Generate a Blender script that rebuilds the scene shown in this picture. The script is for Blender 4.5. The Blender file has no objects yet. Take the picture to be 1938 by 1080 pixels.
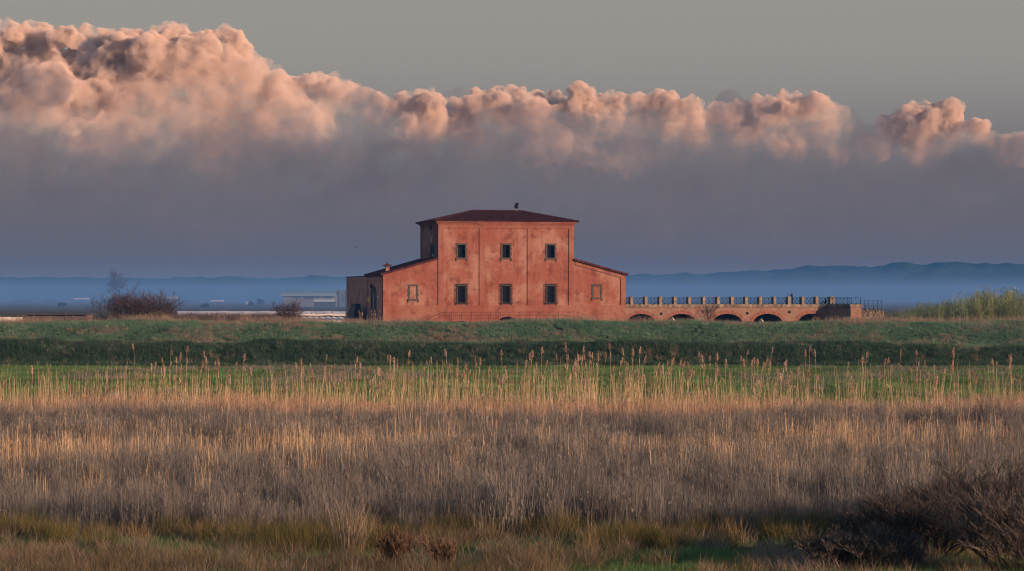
import bpy, bmesh, math, random
import numpy as np
from mathutils import Vector, Matrix, Quaternion

sc = bpy.context.scene
col = sc.collection
R = math.radians
rnd = random.Random(7)
rng = np.random.default_rng(11)

# ------------------------------------------------------------------ camera
F = 5200.0            # focal length in pixels of the 1938 px wide photograph
EYE = 5.2             # camera height over the field
HOR = 560.0           # pixel row of the horizon
cam_d = bpy.data.cameras.new('camera')
cam = bpy.data.objects.new('camera', cam_d)
col.objects.link(cam)
cam_d.sensor_width = 36.0
cam_d.lens = 36.0 * F / 1938.0
cam.location = (0, 0, EYE)
cam.rotation_euler = (R(90), 0, 0)
cam_d.shift_y = (HOR - 540.0) / 1938.0
cam_d.clip_start = 1.0
cam_d.clip_end = 120000.0
cam_d.dof.use_dof = True
cam_d.dof.focus_distance = 330.0
cam_d.dof.aperture_fstop = 14.0
sc.camera = cam

# ------------------------------------------------------------------ world, sun, exposure
SUN_AZ, SUN_EL = R(56), R(11)       # behind the camera, to the right, low
sun_vec = Vector((math.sin(SUN_AZ) * math.cos(SUN_EL), -math.cos(SUN_AZ) * math.cos(SUN_EL), math.sin(SUN_EL)))
world = bpy.data.worlds.new('World')
sc.world = world
world.use_nodes = True
wt = world.node_tree
wt.nodes.clear()
wo = wt.nodes.new('ShaderNodeOutputWorld')
wb = wt.nodes.new('ShaderNodeBackground')
sky = wt.nodes.new('ShaderNodeTexSky')
sky.sky_type = 'NISHITA'
sky.sun_disc = False
sky.sun_elevation = SUN_EL
sky.sun_rotation = math.pi - SUN_AZ
sky.air_density = 1.3
sky.dust_density = 3.0
tc = wt.nodes.new('ShaderNodeTexCoord')
sx = wt.nodes.new('ShaderNodeSeparateXYZ')
wt.links.new(tc.outputs['Generated'], sx.inputs[0])
ramp = wt.nodes.new('ShaderNodeValToRGB')
ramp.color_ramp.interpolation = 'B_SPLINE'
def lin(r, g, b):
    f = lambda c: (c / 255 / 12.92) if c < 11 else ((c / 255 + .055) / 1.055) ** 2.4
    return (f(r), f(g), f(b), 1)
def elev(y):                        # sin of the elevation of a pixel row
    return math.sin(math.atan((HOR - y) / F))
stops = [(0.0, lin(120, 95, 86)), (elev(525), lin(114, 93, 87)), (elev(470), lin(108, 94, 92)), (elev(380), lin(107, 100, 102)), (elev(290), lin(116, 110, 112)),
         (elev(190), lin(146, 140, 136)), (elev(90), lin(157, 151, 144)), (0.16, lin(158, 154, 148)),
         (0.30, lin(140, 145, 152)), (0.6, lin(106, 124, 150)), (1.0, lin(82, 106, 142))]
el = ramp.color_ramp.elements
while len(el) > 1:
    el.remove(el[-1])
el[0].position, el[0].color = stops[0]
for p, c in stops[1:]:
    e = el.new(p); e.color = c
wt.links.new(sx.outputs['Z'], ramp.inputs[0])
skm = wt.nodes.new('ShaderNodeMix'); skm.data_type = 'RGBA'; skm.blend_type = 'MULTIPLY'
skm.inputs['Factor'].default_value = 1.0
wt.links.new(sky.outputs[0], skm.inputs['A'])
skm.inputs['B'].default_value = (0.08, 0.08, 0.08, 1)      # the sky's strength
wmx = wt.nodes.new('ShaderNodeMix'); wmx.data_type = 'RGBA'
wmx.inputs['Factor'].default_value = 0.9                   # dusty evening air greys the clear sky
wt.links.new(skm.outputs['Result'], wmx.inputs['A'])
wt.links.new(ramp.outputs[0], wmx.inputs['B'])
wt.links.new(wmx.outputs['Result'], wb.inputs['Color'])
wb.inputs['Strength'].default_value = 0.76
wt.links.new(wb.outputs[0], wo.inputs['Surface'])

sun_d = bpy.data.lights.new('sun', 'SUN')
sun_d.energy = 5.0
sun_d.angle = R(0.6)
sun_d.color = (1.0, 0.58, 0.36)
sun = bpy.data.objects.new('sun', sun_d)
col.objects.link(sun)
sun.rotation_euler = sun_vec.to_track_quat('Z', 'Y').to_euler()
sun.location = (60, -60, 60)

vs = sc.view_settings
vs.view_transform = 'Standard'; vs.look = 'None'; vs.exposure = 0.42; vs.gamma = 1.0
vs.use_curve_mapping = False
cy = sc.cycles
cy.max_bounces = 10; cy.diffuse_bounces = 2; cy.glossy_bounces = 2; cy.transmission_bounces = 3
cy.volume_bounces = 3; cy.transparent_max_bounces = 12
cy.volume_step_rate = 1.0; cy.volume_max_steps = 256
cy.use_denoising = True
cy.filter_width = 1.1
cy.caustics_reflective = False; cy.caustics_refractive = False

# ------------------------------------------------------------------ helpers
def tag(o, label=None, cat=None, group=None, kind=None):
    if label: o['label'] = label
    if cat: o['category'] = cat
    if group: o['group'] = group
    if kind: o['kind'] = kind
    return o

def empty(name, loc=(0, 0, 0), rz=0.0):
    o = bpy.data.objects.new(name, None)
    o.empty_display_size = .3
    o.location = loc; o.rotation_euler = (0, 0, rz)
    col.objects.link(o)
    return o

def link(name, me, parent=None):
    o = bpy.data.objects.new(name, me)
    col.objects.link(o)
    if parent is not None: o.parent = parent
    return o

class MB:
    """collects shapes for ONE mesh"""
    def __init__(s): s.v = []; s.f = []; s.a = []
    def add(s, vs, fs, val=0.5):
        n = len(s.v); s.v += [tuple(p) for p in vs]; s.f += [tuple(i + n for i in f) for f in fs]; s.a += [val] * len(vs)
        return s
    def box(s, x0, x1, y0, y1, z0, z1):
        return s.add([(x0, y0, z0), (x1, y0, z0), (x1, y1, z0), (x0, y1, z0), (x0, y0, z1), (x1, y0, z1), (x1, y1, z1), (x0, y1, z1)],
                     [(0, 3, 2, 1), (4, 5, 6, 7), (0, 1, 5, 4), (1, 2, 6, 5), (2, 3, 7, 6), (3, 0, 4, 7)])
    def prism(s, poly, axis, a, b):
        """poly: 2D points; extruded along axis from a to b"""
        n = len(poly)
        def P(p, t):
            return (t, p[0], p[1]) if axis == 'x' else (p[0], t, p[1]) if axis == 'y' else (p[0], p[1], t)
        vs_ = [P(p, a) for p in poly] + [P(p, b) for p in poly]
        fs = [tuple(range(n)), tuple(range(2 * n - 1, n - 1, -1))] + [(i, n + i, n + (i + 1) % n, (i + 1) % n) for i in range(n)]
        return s.add(vs_, fs)
    def tube(s, pts, rad, n=5, cap=True, val=0.5):
        pts = [Vector(p) for p in pts]
        rads = rad if isinstance(rad, (list, tuple)) else [rad] * len(pts)
        vs_, fs = [], []
        for i, p in enumerate(pts):
            d = (pts[min(i + 1, len(pts) - 1)] - pts[max(i - 1, 0)]).normalized()
            a = d.orthogonal().normalized() if abs(d.z) > .99 else d.cross(Vector((0, 0, 1))).normalized()
            b = d.cross(a)
            for k in range(n):
                t = 2 * math.pi * k / n
                vs_.append(p + (a * math.cos(t) + b * math.sin(t)) * rads[i])
        for i in range(len(pts) - 1):
            for k in range(n):
                fs.append((i * n + k, i * n + (k + 1) % n, (i + 1) * n + (k + 1) % n, (i + 1) * n + k))
        if cap:
            fs.append(tuple(range(n - 1, -1, -1))); m = (len(pts) - 1) * n
            fs.append(tuple(range(m, m + n)))
        return s.add(vs_, fs, val)
    def build(s, name, mat, parent=None, smooth=False):
        me = bpy.data.meshes.new(name)
        me.from_pydata(s.v, [], s.f); me.update()
        at = me.attributes.new('var', 'FLOAT', 'POINT')
        at.data.foreach_set('value', s.a)
        if smooth: me.shade_smooth()
        if mat: me.materials.append(mat)
        return link(name, me, parent)

class NT:
    """small material builder"""
    def __init__(s, name):
        s.m = bpy.data.materials.new(name); s.m.use_nodes = True
        s.t = s.m.node_tree; s.t.nodes.clear()
        s.out = s.t.nodes.new('ShaderNodeOutputMaterial')
    def n(s, typ, **kw):
        nd = s.t.nodes.new(typ)
        for k, v in kw.items():
            if k.startswith('i_'): nd.inputs[k[2:].replace('_', ' ')].default_value = v
            else: setattr(nd, k, v)
        return nd
    def l(s, a, b): s.t.links.new(a, b)
    def noise(s, vec, scale, detail=4, rough=.6):
        nd = s.n('ShaderNodeTexNoise'); nd.inputs['Scale'].default_value = scale
        nd.inputs['Detail'].default_value = detail; nd.inputs['Roughness'].default_value = rough
        if vec is not None: s.l(vec, nd.inputs['Vector'])
        return nd.outputs['Fac']
    def ramp(s, fac, stops):
        nd = s.n('ShaderNodeValToRGB'); e = nd.color_ramp.elements
        while len(e) > 1: e.remove(e[-1])
        e[0].position = stops[0][0]; e[0].color = tuple(stops[0][1]) + (1,) if len(stops[0][1]) == 3 else stops[0][1]
        for p, c in stops[1:]:
            q = e.new(p); q.color = tuple(c) + (1,) if len(c) == 3 else c
        s.l(fac, nd.inputs[0])
        return nd.outputs[0]
    def mix(s, fac, a, b, mode='MIX'):
        nd = s.n('ShaderNodeMix'); nd.data_type = 'RGBA'; nd.blend_type = mode
        for sock, v in (('Factor', fac), ('A', a), ('B', b)):
            inp = nd.inputs[sock]
            if isinstance(v, (int, float)): inp.default_value = v
            elif isinstance(v, tuple): inp.default_value = v if len(v) == 4 else v + (1,)
            else: s.l(v, inp)
        return nd.outputs['Result']
    def math(s, op, a, b=None):
        nd = s.n('ShaderNodeMath', operation=op)
        for i, v in enumerate((a, b)):
            if v is None: continue
            if isinstance(v, (int, float)): nd.inputs[i].default_value = v
            else: s.l(v, nd.inputs[i])
        return nd.outputs[0]
    def obj(s): return s.n('ShaderNodeTexCoord').outputs['Object']
    def pos(s): return s.n('ShaderNodeNewGeometry').outputs['Position']
    def scaled(s, vec, sc3):
        nd = s.n('ShaderNodeVectorMath', operation='MULTIPLY'); s.l(vec, nd.inputs[0]); nd.inputs[1].default_value = sc3
        return nd.outputs[0]
    def finish(s, colr, rough=.9, bump=None, bstr=.4, bdist=.05, metal=0.0, spec=.2):
        b = s.n('ShaderNodeBsdfPrincipled')
        if isinstance(colr, tuple): b.inputs['Base Color'].default_value = colr if len(colr) == 4 else colr + (1,)
        else: s.l(colr, b.inputs['Base Color'])
        b.inputs['Roughness'].default_value = rough; b.inputs['Metallic'].default_value = metal
        b.inputs['Specular IOR Level'].default_value = spec
        if bump is not None:
            bn = s.n('ShaderNodeBump'); bn.inputs['Strength'].default_value = bstr; bn.inputs['Distance'].default_value = bdist
            s.l(bump, bn.inputs['Height']); s.l(bn.outputs[0], b.inputs['Normal'])
        s.l(b.outputs[0], s.out.inputs['Surface'])
        return s.m

def plain(name, c, rough=.85, var=.15, scale=3.0, metal=0.0, spec=.2):
    t = NT(name); f = t.noise(t.obj(), scale, 4)
    a = tuple(x * (1 - var) for x in c); b = tuple(min(1, x * (1 + var)) for x in c)
    return t.finish(t.ramp(f, [(.3, a), (.7, b)]), rough, metal=metal, spec=spec)

def leafy(name, stops, trans=.35, rmix=.5, patch=0.0, psize=4.0):
    """thin plant tissue: per-blade value mixed with per-clump random"""
    t = NT(name)
    at = t.n('ShaderNodeAttribute', attribute_name='var')
    oi = t.n('ShaderNodeObjectInfo')
    f = t.math('ADD', t.math('MULTIPLY', at.outputs['Fac'], 1 - rmix), t.math('MULTIPLY', oi.outputs['Random'], rmix))
    if patch:
        g = t.noise(t.scaled(t.pos(), (1 / psize, .5 / psize, 0)), 1.0, 3, .6)
        f = t.math('ADD', f, t.math('MULTIPLY', t.math('SUBTRACT', g, .5), patch))
    c = t.ramp(f, stops)
    d = t.n('ShaderNodeBsdfDiffuse'); t.l(c, d.inputs['Color'])
    tr = t.n('ShaderNodeBsdfTranslucent'); t.l(c, tr.inputs['Color'])
    mx = t.n('ShaderNodeMixShader'); mx.inputs[0].default_value = trans
    t.l(d.outputs[0], mx.inputs[1]); t.l(tr.outputs[0], mx.inputs[2]); t.l(mx.outputs[0], t.out.inputs['Surface'])
    return t.m

def px(x, Y): return (x - 969.0) * Y / F
def pz(y, Y): return EYE + (HOR - y) * Y / F
# ------------------------------------------------------------------ ground
def sst(a, b, t):
    t = np.clip((t - a) / (b - a), 0, 1); return t * t * (3 - 2 * t)
def lump(x, y, s):
    return (np.sin(x / s * 1.3 + 2.1 * np.sin(y / s * .7)) + np.sin(y / s * 1.7 + 1.3 * np.sin(x / s * .9 + 1.0))) * .5
def terrain(x, y):
    x = np.asarray(x, float); y = np.asarray(y, float)
    wob = 1.2 * lump(x, x * .3, 23.0)
    b1 = 1.45 + .10 * lump(x, x * .25, 5.1) + .07 * lump(x, x * .4, 2.3) - 0.2 * np.clip(x / 40, -1.2, 1.2)
    y1 = y + wob * .5
    z = .05 * lump(x, y, 6.0) + .03 * lump(x, y, 2.1)
    z = z + b1 * sst(203.0, 207.0, y1) * (1 - sst(213, 222, y1))
    z = z - 0.5 * sst(215, 228, y) * (1 - sst(270, 283, y))
    y2 = y + wob
    rough = .16 * lump(x, x * .2, 3.7) + .12 * lump(x + 40, y * .3, 9.0)
    z = z + (2.15 + rough) * sst(281, 297, y2) - (.80 + rough) * sst(301, 318, y2)
    z = z - 1.0 * sst(520, 650, y) - .35 * sst(700, 1200, y)
    # near edge: the camera's own levee rises in front
    z = z + 3.3 * (1 - sst(14, 40, y))
    return z

ys = np.concatenate([np.arange(-60, 40, 5), np.arange(40, 130, 1.5), np.arange(130, 200, 2.5), np.arange(200, 224, .6), np.arange(224, 280, 4),
                     np.arange(280, 322, 1.2), np.arange(322, 700, 12), np.geomspace(700, 9000, 40)])
xs = np.concatenate([-np.geomspace(90, 6000, 26)[::-1], np.arange(-88, 89, 2.0), np.geomspace(90, 6000, 26)])
XX, YY = np.meshgrid(xs, ys)
ZZ = terrain(XX, YY)
nx, ny = len(xs), len(ys)
gv = np.stack([XX, YY, ZZ], -1).reshape(-1, 3)
idx = np.arange(nx * ny).reshape(ny, nx)
gf = np.stack([idx[:-1, :-1], idx[:-1, 1:], idx[1:, 1:], idx[1:, :-1]], -1).reshape(-1, 4)
me = bpy.data.meshes.new('ground')
me.from_pydata(gv.tolist(), [], gf.tolist()); me.shade_smooth()
t = NT('ground_soil_and_turf')
p = t.pos()
n1 = t.noise(p, .35, 5); n2 = t.noise(p, 3.0, 4); n3 = t.noise(t.scaled(p, (.01, .05, 0)), 1.0, 3)
sep = t.n('ShaderNodeSeparateXYZ'); t.l(p, sep.inputs[0])
yy = t.math('ADD', sep.outputs['Y'], t.math('MULTIPLY', n1, 8.0))
def band(y0, y1):
    mr = t.n('ShaderNodeMapRange'); mr.inputs['From Min'].default_value = y0; mr.inputs['From Max'].default_value = y1
    t.l(yy, mr.inputs['Value']); return mr.outputs[0]
soil = t.ramp(n2, [(.3, (.05, .040, .030)), (.7, (.10, .080, .058))])
turf = t.ramp(n1, [(.3, (.030, .050, .020)), (.5, (.055, .095, .030)), (.7, (.09, .10, .045))])
bank = t.ramp(n1, [(.3, (.020, .032, .018)), (.7, (.045, .055, .030))])
plainc = t.ramp(n3, [(.35, (.06, .075, .045)), (.5, (.10, .10, .07)), (.65, (.13, .115, .085))])
c = t.mix(band(128, 140), soil, turf)
c = t.mix(band(202, 208), c, bank)
scrubc = t.ramp(n1, [(.3, (.045, .048, .030)), (.7, (.085, .075, .055))])
c = t.mix(band(312, 330), c, scrubc)
c = t.mix(band(560, 760), c, plainc)
g_mat = t.finish(c, 1.0, bump=n2, bstr=.6, bdist=.1, spec=.05)
me.materials.append(g_mat)
ground = tag(link('ground', me), kind='structure')
# ------------------------------------------------------------------ materials of the buildings
def plaster(name, base, dark, pale):
    t = NT(name); o = t.obj()
    big = t.noise(o, .20, 6, .62); mid = t.noise(o, .62, 7, .68); fine = t.noise(o, 7.0, 5, .7)
    streak = t.noise(t.scaled(o, (1.6, 1.6, .12)), 1.0, 5, .7)
    c = t.mix(t.math('MULTIPLY', t.ramp(big, [(.46, (0, 0, 0)), (.57, (1, 1, 1))]), .95), base, pale)
    c = t.mix(t.math('MULTIPLY', t.ramp(mid, [(.51, (0, 0, 0)), (.64, (1, 1, 1))]), .8), c, dark)
    c = t.mix(t.math('MULTIPLY', t.ramp(streak, [(.5, (0, 0, 0)), (.75, (1, 1, 1))]), .35), c, pale)
    st2 = t.noise(t.scaled(o, (2.6, 2.6, .16)), 1.0, 6, .75)
    c = t.mix(t.math('MULTIPLY', t.ramp(st2, [(.54, (0, 0, 0)), (.68, (1, 1, 1))]), .55), c, dark)
    c = t.mix(.35, c, t.ramp(fine, [(.3, (.35, .35, .35)), (.7, (1, 1, 1))]), 'MULTIPLY')
    return t.finish(c, .95, bump=mid, bstr=.3, bdist=.04, spec=.1)
m_red = plaster('red_plaster', (.290, .112, .084), (.165, .055, .043), (.375, .220, .176))
m_trim = plaster('red_plaster_trim', (.275, .107, .081), (.185, .063, .049), (.325, .163, .125))
m_oldwall = plaster('weathered_brown_plaster', (.46, .235, .185), (.30, .14, .11), (.52, .31, .25))
m_stone = plain('window_stone', (.085, .078, .066), .9, .35, 6.0)
m_glass = plain('dark_shutter', (.005, .009, .018), .6, .4, 2.0, spec=.05)
m_iron = plain('wrought_iron', (.016, .017, .022), .7, .3, 5.0, spec=.08)
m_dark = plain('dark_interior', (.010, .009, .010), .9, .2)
t = NT('clay_tiles'); o = t.obj()
f = t.noise(t.scaled(o, (3.3, 2.0, 1.0)), 1.0, 3); f2 = t.noise(o, .5, 4)
c = t.ramp(f, [(.3, (.022, .009, .011)), (.5, (.075, .021, .022)), (.7, (.17, .052, .040))])
c = t.mix(t.math('MULTIPLY', f2, .5), c, (.06, .030, .030))
m_tile = t.finish(c, .9, spec=.15)
t = NT('weathered_coping'); o = t.obj()
f = t.noise(t.scaled(o, (1.5, 1.5, .6)), 1.2, 6, .7)
m_coping = t.finish(t.ramp(f, [(.32, (.045, .042, .038)), (.48, (.16, .14, .12)), (.62, (.30, .26, .21))]), .95, bump=f, bstr=.4)
t = NT('lichen_stone'); o = t.obj(); f = t.noise(o, 2.2, 6, .7)
m_pillar = t.finish(t.ramp(f, [(.3, (.13, .115, .09)), (.5, (.25, .215, .165)), (.7, (.36, .32, .25))]), .95, bump=f, bstr=.4)
t = NT('old_brick_masonry'); o = t.obj()
br = t.n('ShaderNodeTexBrick'); t.l(t.n('ShaderNodeMapping').outputs[0], br.inputs['Vector'])
mp = br.inputs['Vector'].links[0].from_node; mp.inputs['Rotation'].default_value = (R(90), 0, 0); t.l(o, mp.inputs['Vector'])
br.inputs['Scale'].default_value = 1.0; br.inputs['Brick Width'].default_value = .30; br.inputs['Row Height'].default_value = .085
br.inputs['Mortar Size'].default_value = .012; br.inputs['Bias'].default_value = -.2
br.inputs['Color1'].default_value = (.24, .115, .088, 1); br.inputs['Color2'].default_value = (.16, .085, .072, 1); br.inputs['Mortar'].default_value = (.32, .26, .20, 1)
f = t.noise(o, .9, 6, .72); g = t.noise(o, 3.5, 5, .7)
c = t.mix(t.ramp(f, [(.45, (0, 0, 0)), (.62, (1, 1, 1))]), br.outputs['Color'], (.28, .205, .165))
c = t.mix(t.math('MULTIPLY', t.ramp(g, [(.5, (0, 0, 0)), (.68, (1, 1, 1))]), .7), c, (.13, .085, .065))
m_brick = t.finish(c, .95, bump=g, bstr=.5, spec=.1)
m_ring = plain('arch_brick', (.22, .105, .080), .95, .45, 4.0)
t = NT('rubble_stone'); o = t.obj()
vo = t.n('ShaderNodeTexVoronoi'); vo.inputs['Scale'].default_value = 3.2; t.l(o, vo.inputs['Vector'])
c = t.mix(.75, (.22, .19, .15), vo.outputs['Color'], 'MULTIPLY')
c = t.mix(.6, c, t.ramp(t.noise(o, 2.2, 5), [(.35, (.06, .055, .05)), (.65, (.34, .30, .24))]))
m_rubble = t.finish(c, .95, bump=vo.outputs['Distance'], bstr=.8, bdist=.15)

# ------------------------------------------------------------------ red house
TH = R(13); CT, ST = math.cos(TH), math.sin(TH)
HO = Vector((px(957, 400), 400.0, 0.0))          # middle of the facade; local x along it, local y into the house
def hu(x, v=0.0):
    """photo column -> local x on the plane local y = v"""
    k = (x - 969.0) / F; ox = HO.x - v * ST; oy = HO.y + v * CT
    return (k * oy - ox) / (CT - k * ST)
def hv(x, u):
    """photo column -> local y on the plane local x = u"""
    k = (x - 969.0) / F; cx = HO.x + u * CT; cy_ = HO.y + u * ST
    return (cx - k * cy_) / (ST + k * CT)
def hz(y): return EYE + (HOR - y) / 13.0
GZ = 0.9                                          # foot of the walls, just below the turf

house = empty('house', HO, TH)
tag(house, 'red plastered two storey house with hipped tile roof behind the grassy embankment', 'house')

def holed(mb, u0, u1, z0, z1, holes, v, dv):
    """front wall sheet at local y = v with rectangular openings and reveals dv deep"""
    us = sorted({u0, u1} | {h[0] for h in holes} | {h[1] for h in holes}); zs = sorted({z0, z1} | {h[2] for h in holes} | {h[3] for h in holes})
    ins = lambda a, b: any(h[0] < a < h[1] and h[2] < b < h[3] for h in holes)
    for i in range(len(us) - 1):
        for j in range(len(zs) - 1):
            if not ins((us[i] + us[i + 1]) / 2, (zs[j] + zs[j + 1]) / 2):
                mb.add([(us[i], v, zs[j]), (us[i + 1], v, zs[j]), (us[i + 1], v, zs[j + 1]), (us[i], v, zs[j + 1])], [(0, 1, 2, 3)])
    for a, b, c_, d in holes:
        w = v + dv
        mb.add([(a, v, c_), (b, v, c_), (b, v, d), (a, v, d), (a, w, c_), (b, w, c_), (b, w, d), (a, w, d)],
               [(0, 4, 5, 1), (1, 5, 6, 2), (2, 6, 7, 3), (3, 7, 4, 0)])
    return mb

def arched(mb, u0, u1, z0, z1, arches, v, dv, step=.12):
    """wall with arched openings: (centre, half width, spring z, rise)"""
    us = sorted(set(np.arange(u0, u1, step).tolist() + [u1] + [a[0] - a[1] for a in arches] + [a[0] + a[1] for a in arches]))
    us = [u for u in us if u0 <= u <= u1]
    def low(u):
        for c_, w, zs, h in arches:
            if abs(u - c_) < w - 1e-6: return zs + h * math.sqrt(max(0, 1 - ((u - c_) / w) ** 2))
        return None
    for a, b in zip(us[:-1], us[1:]):
        m = low((a + b) / 2)
        la = lb = z0
        if m is not None:
            la = low(a) or [q for q in arches if abs(a - q[0]) <= q[1] + 1e-6][0][2]
            lb = low(b) or [q for q in arches if abs(b - q[0]) <= q[1] + 1e-6][0][2]
            mb.add([(a, v, la), (b, v, lb), (b, v + dv, lb), (a, v + dv, la)], [(0, 3, 2, 1)])
        mb.add([(a, v, la), (b, v, lb), (b, v, z1), (a, v, z1)], [(0, 1, 2, 3)])
    for c_, w, zs, h in arches:
        for s in (-1, 1):
            mb.add([(c_ + s * w, v, z0), (c_ + s * w, v + dv, z0), (c_ + s * w, v + dv, zs), (c_ + s * w, v, zs)], [(0, 1, 2, 3)])
    return mb

def arch_ring(mb, c_, w, zs, h, tk, v0, v1, n=18):
    pts = [(c_ - w * math.cos(math.pi * i / n), zs + h * math.sin(math.pi * i / n)) for i in range(n + 1)]
    out = [(c_ - (w + tk) * math.cos(math.pi * i / n), zs + (h + tk) * math.sin(math.pi * i / n)) for i in range(n + 1)]
    for i in range(n):
        q = [pts[i], pts[i + 1], out[i + 1], out[i]]
        mb.prism(q, 'y', v0, v1)
    return mb

uL, uR = hu(829.4), hu(1086.3); DV = 13.0
wL, wR = hu(725), hu(1184)
Z_base, Z_band, Z_pan, Z_fr, Z_eave = hz(589), hz(577.3), hz(432), hz(425.5), hz(419)
REC = .115
panels = [(hu(839.5), hu(907.4)), (hu(917.6), hu(998.4)), (hu(1008.8), hu(1076.4))]
wins_up = [(867, 881), (951.3, 965.2), (1036, 1050)]
up_h = [(hu(a), hu(b), hz(487.5), hz(463.5)) for a, b in wins_up]
lo_h = [(hu(a), hu(b), hz(572.5), hz(541.5)) for a, b in wins_up]
# recessed field of the middle block
mb = MB(); holed(mb, uL + .02, uR - .02, Z_band, Z_pan, up_h + lo_h, REC, .56)
mb.box(uL, uL + .3, .25, DV, GZ, Z_fr); mb.box(uR - .3, uR, .25, DV, GZ, Z_fr); mb.box(uL + .3, uR - .3, DV - .3, DV, GZ, Z_fr)
mb.build('wall', m_red, house)
# raised borders: pilasters, band, frieze
edges = [uL] + [e for p_ in panels for e in p_] + [uR]
for i in range(0, len(edges), 2):
    MB().box(edges[i], edges[i + 1], 0, REC + .01, Z_band, Z_pan).build('pilaster', m_trim, house)
MB().box(uL, uR, 0, .40, Z_base, Z_band - .002).build('string_course', m_trim, house)
MB().box(uL, uR, 0, .40, Z_pan + .002, Z_fr).build('frieze', m_trim, house)
zt = hz(599)
arcs = [(hu(873), 1.75, GZ - .2, hz(607) - GZ + .2), (hu(960), 1.6, GZ + .1, zt - GZ - .1), (hu(1039), 1.75, GZ - .2, hz(606) - GZ + .2)]
mb = MB(); arched(mb, uL, uR, GZ - .3, Z_base - .002, arcs, -.05, 1.6); mb.box(uL, uR, 1.56, 1.7, GZ - .3, Z_base - .3)
pl = mb.build('plinth', m_trim, house)
for a in arcs: arch_ring(MB(), *a, .45, -.10, -.052).build('arch_ring', m_trim, pl)
# cornice and eaves
mb = MB()
for k, (o_, z0, z1) in enumerate([(.10, Z_fr, Z_fr + .16), (.24, Z_fr + .16, Z_fr + .33), (.42, Z_fr + .33, Z_eave)]):
    mb.box(uL - o_, uR + o_, -o_, DV + o_, z0 + .001 * k, z1)
mb.build('cornice', m_trim, house)

def stone_frame(parent, a, b, z0, z1, v, w, sill=True):
    """quoined surround of separate blocks around the opening a..b, z0..z1"""
    mb = MB(); n = max(4, int(round((z1 - z0) / .36)))
    for s in (0, 1):
        for i in range(n):
            zz0 = z0 + (z1 - z0) * i / n + .008; zz1 = z0 + (z1 - z0) * (i + 1) / n - .008
            ww = w * (1.0 if i % 2 else .72); pr = .055 + .02 * ((i * 7 + s * 3) % 3)
            if s == 0: mb.box(a - ww, a, v - pr, v + .05, zz0, zz1)
            else: mb.box(b, b + ww, v - pr, v + .05, zz0, zz1)
    m = 5
    for i in range(m):
        x0 = a - w + (b - a + 2 * w) * i / m + .008; x1 = a - w + (b - a + 2 * w) * (i + 1) / m - .008
        mb.box(x0, x1, v - .06 - .02 * (i % 2), v + .05, z1 + .004, z1 + w * .85)
    fr = mb.build('stone_surround', m_stone, parent)
    if sill:
        sb = MB().box(a - w * 1.05, b + w * 1.05, v - .14, v + .05, z0 - .22, z0 - .004)
        for x0 in (a - w * 1.05, b + w * .45): sb.box(x0, x0 + w * .6, v - .10, v + .05, z0 - .50, z0 - .224)
        sb.build('sill', m_stone, fr)
    return fr

def window(a, b, z0, z1, v, grille):
    wn = MB().box(a - .02, b + .02, v + .48, v + .54, z0 - .02, z1 + .02).build('window', m_glass, house)
    mb = MB(); c_ = (a + b) / 2
    mb.box(a, a + .07, v + .42, v + .48, z0, z1).box(b - .07, b, v + .42, v + .48, z0, z1).box(c_ - .04, c_ + .04, v + .42, v + .48, z0, z1)
    mb.box(a + .07, b - .07, v + .425, v + .475, z1 - .07, z1).box(a + .07, b - .07, v + .425, v + .475, z0, z0 + .07)
    for i in range(1, 4): mb.box(a + .07, b - .07, v + .44, v + .478, z0 + (z1 - z0) * i / 4 - .02, z0 + (z1 - z0) * i / 4 + .02)
    mb.build('window_frame', m_iron, wn)
    stone_frame(house, a, b, z0, z1, v, .31)
    if grille:
        g = MB(); gv_ = v - .20
        for i in range(9):
            z = z0 - .10 + (z1 - z0 + .45) * i / 8
            g.box(a - .45, b + .45, gv_ - .02, gv_ + .02, z - .022, z + .022)
        for i in range(7):
            x = a - .30 + (b - a + .60) * i / 6
            g.box(x - .018, x + .018, gv_ - .045, gv_ - .021, z0 - .2, z1 + .42)
        for x in (a - .43, b + .40): 
            for z in (z0, z1): g.box(x, x + .03, gv_ + .021, v, z, z + .04)
        g.build('window_grille', m_iron, house)
for h in up_h: window(*h, REC, False)
for h in lo_h: window(*h, REC, True)

# two lean-to wings
def roof_tiles(fn, n_s, smax, lmin_max, name, parent, mat=None, pitch=.27):
    """barrel tiles: fn(s, l, h) -> point; one half-round ridge per column, stepped at every row"""
    mb = MB(); NS = 5; row = .42
    for i in range(n_s):
        s = smax * (i + .5) / n_s; l0, l1 = lmin_max(s)
        if l1 - l0 < .2: continue
        nr = max(1, int((l1 - l0) / row)); w = smax / n_s * .40
        for k in range(nr):
            a, b = l0 + (l1 - l0) * k / nr, l0 + (l1 - l0) * (k + 1) / nr + .03
            jit = rnd.uniform(-.012, .012); vs_ = []
            for (l, up) in ((a, .035), (b, 0.0)):
                for q in range(NS):
                    th = math.pi * q / (NS - 1)
                    vs_.append(fn(s + jit - w * math.cos(th), l, up + .14 * math.sin(th)))
            mb.add(vs_, [(q, q + 1, NS + q + 1, NS + q) for q in range(NS - 1)] + [tuple(range(NS))], rnd.random())
    o_ = mb.build(name, mat or m_tile, parent); tag(o_, kind='stuff')
    return o_

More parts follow.
